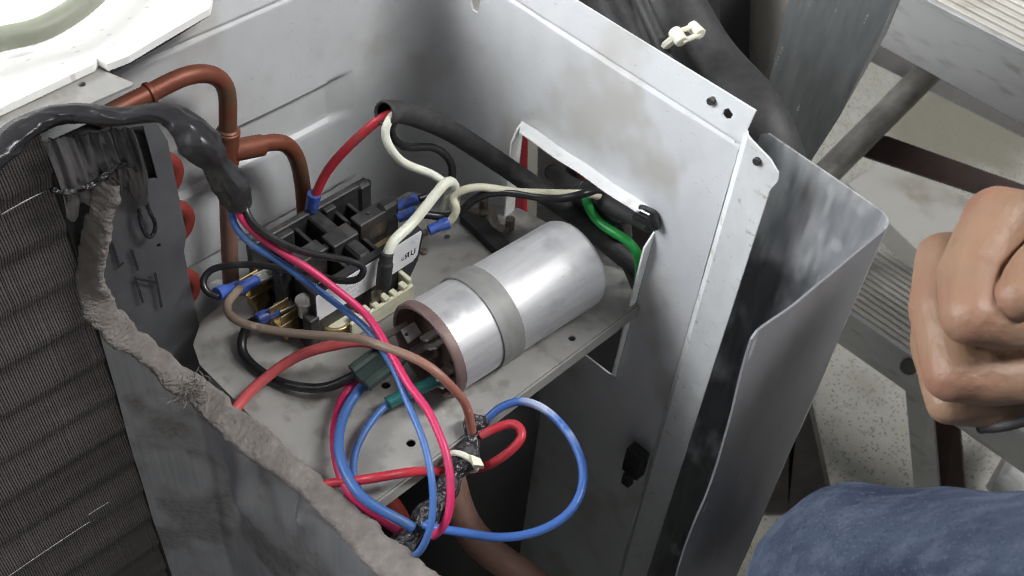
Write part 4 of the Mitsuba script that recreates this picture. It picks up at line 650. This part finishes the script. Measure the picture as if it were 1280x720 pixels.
obj('power_cable', wire([(-0.2396, 0.1867, 0.1640), (-0.2215, 0.1859, 0.1640), (-0.2079, 0.1820, 0.1640), (-0.1926, 0.1835, 0.1640), (-0.1759, 0.1897, 0.1640), (-0.1537, 0.2038, 0.1640)], 0.0050, 10, 16), 'm_cord', True, label='thick pale cord curving over the white board', cat='cord')

# ------------------------------------------------------------------ things behind the cabinet
ih = thing('insulated_hose', 'thick black insulated hose clamped behind the cabinet rim', 'hose')
obj('insulation', wire([(0.0750, 0.0928, 0.1425), (0.0700, 0.0706, 0.1298), (0.0650, 0.0529, 0.1222), (0.0600, 0.0307, 0.1125), (0.0550, 0.0079, 0.1087), (0.0450, -0.0166, 0.1068), (0.0400, -0.0331, 0.0927), (0.0350, -0.0501, 0.0627)], 0.0165, 8, 28), 'm_rubber', True, ih)
k1, k2 = np.array((0.0350, 0.0330, 0.1349)), np.array((0.0450, 0.0282, 0.1391))
ihc = obj('cable_clip', cat(cyl((0.0320, 0.0338, 0.1408), (0.0300, 0.0263, 0.1391), 0.0032, 14), cyl((0.0440, 0.0324, 0.1391), (0.0420, 0.0248, 0.1391), 0.0030, 14), sweep([(0.0320, 0.0318, 0.1410), (0.0430, 0.0308, 0.1399)], 0.0013, 8), sweep([(0.0300, 0.0268, 0.1392), (0.0420, 0.0257, 0.1386)], 0.0013, 8), sweep([(0.0310, 0.0311, 0.1391), (0.0240, 0.0386, 0.1251)], 0.0022, 8)), 'm_tie', 40, ih, 'off-white plastic cable clip')
obj('black_rod', wire([(0.0400, 0.0689, 0.1495), (0.0340, 0.0498, 0.1371), (0.0260, 0.0309, 0.1282), (0.0220, 0.0206, 0.1197)], 0.0038, 6, 14), 'm_rubber', True, label='thin black tube in front of the insulated hose', cat='hose')
obj('black_hose', wire([(0.0900, 0.1380, 0.1105), (0.0850, 0.1173, 0.0948), (0.0800, 0.1002, 0.0850), (0.0700, 0.0741, 0.0723)], 0.0105, 6, 20), 'm_rubber', True, label='black hose leftmost behind the cabinet rim', cat='hose')
obj('black_hose', wire([(0.1000, 0.1307, 0.1103), (0.1000, 0.1136, 0.0905), (0.0900, 0.0918, 0.0826), (0.0800, 0.0637, 0.0655)], 0.0110, 6, 20), 'm_rubber', True, label='black hose between the thin tube and the leftmost hose', cat='hose')
obj('added_dark_backdrop', slab([(0.1600, 0.2531, 0.0287), (0.1600, 0.0974, 0.1039), (0.1600, 0.0710, 0.0030), (0.1600, 0.2388, -0.1015)], (0.03, 0, 0)), 'm_dark', label='added dark backdrop behind the black hoses', cat='board')  # added backdrop, keeps the bright floor from showing past the hoses
def post(key, quad, off, mat, label, c='post'): return obj(key, slab(quad, off), mat, label=label, cat=c)
post('beige_post', [(0.2000, 0.0973, 0.0890), (0.2000, 0.0764, 0.0990), (0.2000, 0.0909, -0.0031), (0.2000, 0.1184, 0.0057), (0.2000, 0.0726, -0.0982), (0.2000, 0.1060, -0.0983)], (0.02, 0, 0), 'm_beige', 'beige post left of the narrow dark gap')
post('beige_post', [(0.2000, 0.0831, 0.0958), (0.2000, 0.0614, 0.1063), (0.2000, 0.0608, -0.0045), (0.2000, 0.0925, 0.0102), (0.2000, 0.0516, -0.0832), (0.2000, 0.0791, -0.0873)], (0.02, 0, 0), 'm_beige', 'beige post right of the narrow dark gap')
obj('grey_duct', slab([(0.1700, 0.0532, 0.1215), (0.1900, -0.0042, 0.1417), (0.1900, -0.0024, 0.0893), (0.1700, -0.0012, 0.0399), (0.1600, 0.0043, -0.0018), (0.1500, 0.0366, -0.0017)], (0.05, 0.02, 0)), 'm_duct', label='scratched dark grey metal duct beside the ladder', cat='duct')
# behind the cut window
post('red_bar', [(0.0300, 0.1271, 0.0575), (0.0300, 0.1223, 0.0603), (0.0300, 0.1081, -0.0766), (0.0300, 0.1162, -0.0830)], (0.003, 0, 0), 'm_redpaint', 'red painted bar seen through the left of the window', 'bar')
post('cream_post', [(0.1200, 0.2025, -0.0306), (0.1200, 0.1868, -0.0212), (0.1200, 0.1625, -0.2463), (0.1200, 0.1852, -0.2661)], (0.02, 0, 0), 'm_beige', 'cream post behind the window beside the red bar')
post('dark_post', [(0.1000, 0.1718, -0.0027), (0.1000, 0.1494, 0.0106), (0.1000, 0.1206, -0.1948), (0.1000, 0.1496, -0.2200)], (0.03, 0, 0), 'm_darkbar', 'black post behind the middle of the window')
post('cream_post', [(0.1200, 0.1631, -0.0203), (0.1200, 0.1544, -0.0151), (0.1200, 0.1280, -0.2163), (0.1200, 0.1402, -0.2269)], (0.02, 0, 0), 'm_beige', 'narrow cream post behind the window beside the brown post')
post('brown_post', [(0.1100, 0.1466, -0.0053), (0.1100, 0.1166, 0.0129), (0.1100, 0.0894, -0.1752), (0.1100, 0.1207, -0.2024)], (0.02, 0, 0), 'm_brownpost', 'red brown post behind the window right of the cream post')
post('added_dark_block', [(0.1000, 0.1628, -0.1676), (0.1000, 0.0432, -0.0727), (0.0800, 0.0299, -0.1861), (0.0800, 0.1292, -0.2847)], (0.03, 0, -0.02), 'm_dark', 'added dark block that darkens the lower part of the window', 'block')  # added to make the opening below the shelf dark
post('brown_post', [(0.0600, 0.0586, 0.0092), (0.0600, 0.0416, 0.0210), (0.0600, 0.0326, -0.0880), (0.0600, 0.0501, -0.1033)], (0.02, 0, 0), 'm_darkbar', 'dark brown post behind the right end of the window')
# ladder
ld = thing('step_ladder', 'aluminium step ladder with ribbed treads at upper right', 'ladder')
def tread(x0, x1, y0, y1, z, h, ribs, key='tread'):
    m = obj(key, cat(cbox(x0, x1, y0, y1, z - h, z - 0.001, 0.001), cbox(x0 - 0.0015, x0 + 0.003, y0, y1, z - 0.003, z + 0.0015, 0.0006)), 'm_alu', False, ld)
    for i in range(ribs):
        x = x0 + 0.006 + i * (x1 - x0 - 0.008) / ribs; obj('rib', cbox(x, x + 0.55 * (x1 - x0) / ribs, y0 + 0.001, y1 - 0.001, z - 0.001, z + 0.0010, 0.0005), 'm_tread', False, m)
    return m
t1 = tread(0.375, 0.470, -0.30, 0.065, -0.300, 0.042, 12)
t2 = tread(0.385, 0.50, -0.30, 0.155, 0.000, 0.052, 12)
obj('bolt', cyl((0.3730, -0.0543, -0.3111), (0.3680, -0.0554, -0.3059), 0.0075, 16), 'm_darkbar', False, t1)
obj('rail', cat(slab([(0.395, -0.30, 0.0), (0.46, -0.30, 0.0), (0.30, -0.31, FLOOR), (0.235, -0.31, FLOOR)], (0, -0.02, 0))), 'm_alu', False, ld)
obj('leg', slab([(0.3829, -0.0521, -0.3350), (0.3852, -0.0781, -0.3350), (0.3942, -0.1468, -0.4900), (0.3831, -0.1248, -0.4900)], (0.012, 0.006, 0)), 'm_alu', False, ld)
fr = thing('steel_frame', 'rusty dark steel frame with a worn round pipe beside the ladder', 'frame')
obj('pipe', cyl((0.5137, 0.0589, -0.0815), (0.3543, 0.0780, -0.1816), 0.0115, 24), 'm_pipe', 40, fr, 'worn grey round pipe')
obj('bar', slab([(0.5097, 0.1435, -0.1284), (0.5840, -0.0054, -0.1667), (0.5694, -0.0222, -0.1871), (0.4944, 0.1334, -0.1453)], (0.02, 0.01, -0.01)), 'm_darkbar', False, fr)
obj('bar', slab([(0.4148, 0.0830, -0.1566), (0.4325, 0.0621, -0.1570), (0.5018, -0.0541, -0.1788), (0.4920, -0.0655, -0.1926), (0.4202, 0.0531, -0.1710), (0.4042, 0.0759, -0.1684)], (0.012, 0.008, -0.012)), 'm_rust', False, fr)
obj('leg', slab([(0.4172, -0.0685, -0.3600), (0.4195, -0.0950, -0.3600), (0.4131, -0.1639, -0.4900), (0.3969, -0.1433, -0.4900)], (0.012, 0.006, 0)), 'm_rust', False, fr)
obj('table_leg', cat(slab([(0.2892, -0.0075, -0.3500), (0.2967, -0.0142, -0.3500), (0.3281, -0.0633, -0.4900), (0.2958, -0.0341, -0.4900)], (0.012, 0.006, 0)), slab([(0.2886, -0.0118, -0.4000), (0.3069, -0.0103, -0.4000), (0.2958, -0.0341, -0.4900), (0.2637, -0.0052, -0.4900)], (0.012, 0.006, 0))), 'm_darkbar', label='black tapered table leg beside the corner panel', cat='table leg')
obj('grey_bar', slab([(0.4221, -0.1604, -0.4400), (0.4337, -0.1826, -0.4400), (0.5202, -0.1692, -0.4000), (0.5203, -0.1438, -0.4000)], (0.012, 0.006, -0.01)), 'm_alu', label='grey metal bar lying at the far right edge below the hand', cat='bar')
obj('stone_slab', slab([(0.7200, 0.1900, -0.4700), (0.8049, 0.1867, -0.4700), (0.8153, 0.0445, -0.4700), (0.6796, 0.0462, -0.4700)], (0, 0, -0.03)), 'm_slab', label='pale dirty slab on the floor under the rusty frame', cat='slab')

# ------------------------------------------------------------------ the person
pe = thing('person', 'person in blue jeans with a clenched fist and black wristband at right', 'person')
d = 0.42
hand = blob([
    [((0.0297, -0.1640, 0.1531), 0.0150), ((0.0002, -0.1451, 0.1684), 0.0128), ((-0.0303, -0.1514, 0.1664), 0.0112), ((-0.0484, -0.1622, 0.1649), 0.0098), ((-0.0389, -0.1708, 0.1609), 0.0090), ((-0.0152, -0.1809, 0.1522), 0.0090)],
    [((0.0321, -0.1682, 0.1413), 0.0150), ((-0.0087, -0.1351, 0.1464), 0.0100), ((-0.0291, -0.1479, 0.1408), 0.0108), ((-0.0465, -0.1666, 0.1363), 0.0108), ((-0.0359, -0.1771, 0.1346), 0.0104), ((-0.0160, -0.1903, 0.1324), 0.0104)],
    [((0.0346, -0.1757, 0.1221), 0.0150), ((-0.0088, -0.1404, 0.1241), 0.0085), ((-0.0244, -0.1505, 0.1207), 0.0085), ((-0.0390, -0.1687, 0.1130), 0.0080), ((-0.0261, -0.1813, 0.1117), 0.0080), ((-0.0054, -0.1951, 0.1096), 0.0085)],
    [((0.0100, -0.1694, 0.1701), 0.0120), ((-0.0225, -0.1697, 0.1757), 0.0095), ((-0.0365, -0.1708, 0.1735), 0.0080)],
    [((0.0297, -0.1640, 0.1531), 0.015), ((0.0346, -0.1757, 0.1221), 0.015), ((0.0177, -0.1914, 0.1144), 0.016)],
    [((0.0008, -0.1468, 0.1365), 0.014), ((-0.0191, -0.1670, 0.1361), 0.0115), ((0.0005, -0.1890, 0.1311), 0.013)],
    [((-0.0105, -0.1606, 0.1188), 0.012), ((0.0021, -0.1817, 0.1231), 0.014)],
    [((0.0280, -0.1703, 0.1413), 0.020), ((0.0700, -0.1939, 0.1359), 0.026), ((0.2128, -0.2949, 0.1338), 0.034)]], 0.0021, 9, 0.0012, 130)
obj('body', hand, 'm_skin', True, pe, 'bare clenched hand')
obj('wristband', wire([(-0.0323, -0.1823, 0.1054), (-0.0326, -0.1880, 0.1126), (-0.0290, -0.1935, 0.1186), (-0.0199, -0.1993, 0.1242)], 0.0022, 8, 12), 'm_rubber', True, pe, 'black band at the bottom of the fist')
jm = blob([[((-0.0980, -0.1922, 0.0602), 0.0475), ((-0.0946, -0.2034, 0.0625), 0.050), ((-0.0955, -0.2526, 0.0797), 0.070), ((-0.0909, -0.3269, 0.0925), 0.085)], [((-0.0980, -0.1922, 0.0602), 0.0475), ((-0.0627, -0.1847, -0.0197), 0.048), ((0.1181, -0.1433, -0.3860), 0.055)]], 0.004, 8)
vv = np.array(jm.vertices); nn = np.array(jm.vertex_normals); g = vv @ np.array((0.5, -0.7, 0.4))
vv = vv + nn * (0.0030 * (meshkit.fbm(vv * (40, 40, 22), 4, 12) - 0.5) + 0.0006 * np.sin(g * 170 + 6 * meshkit.fbm(vv * 25, 2, 4)))[:, None]; jm.vertices = vv
obj('jeans', jm, 'm_denim', True, pe, 'faded blue jeans over a bent knee')
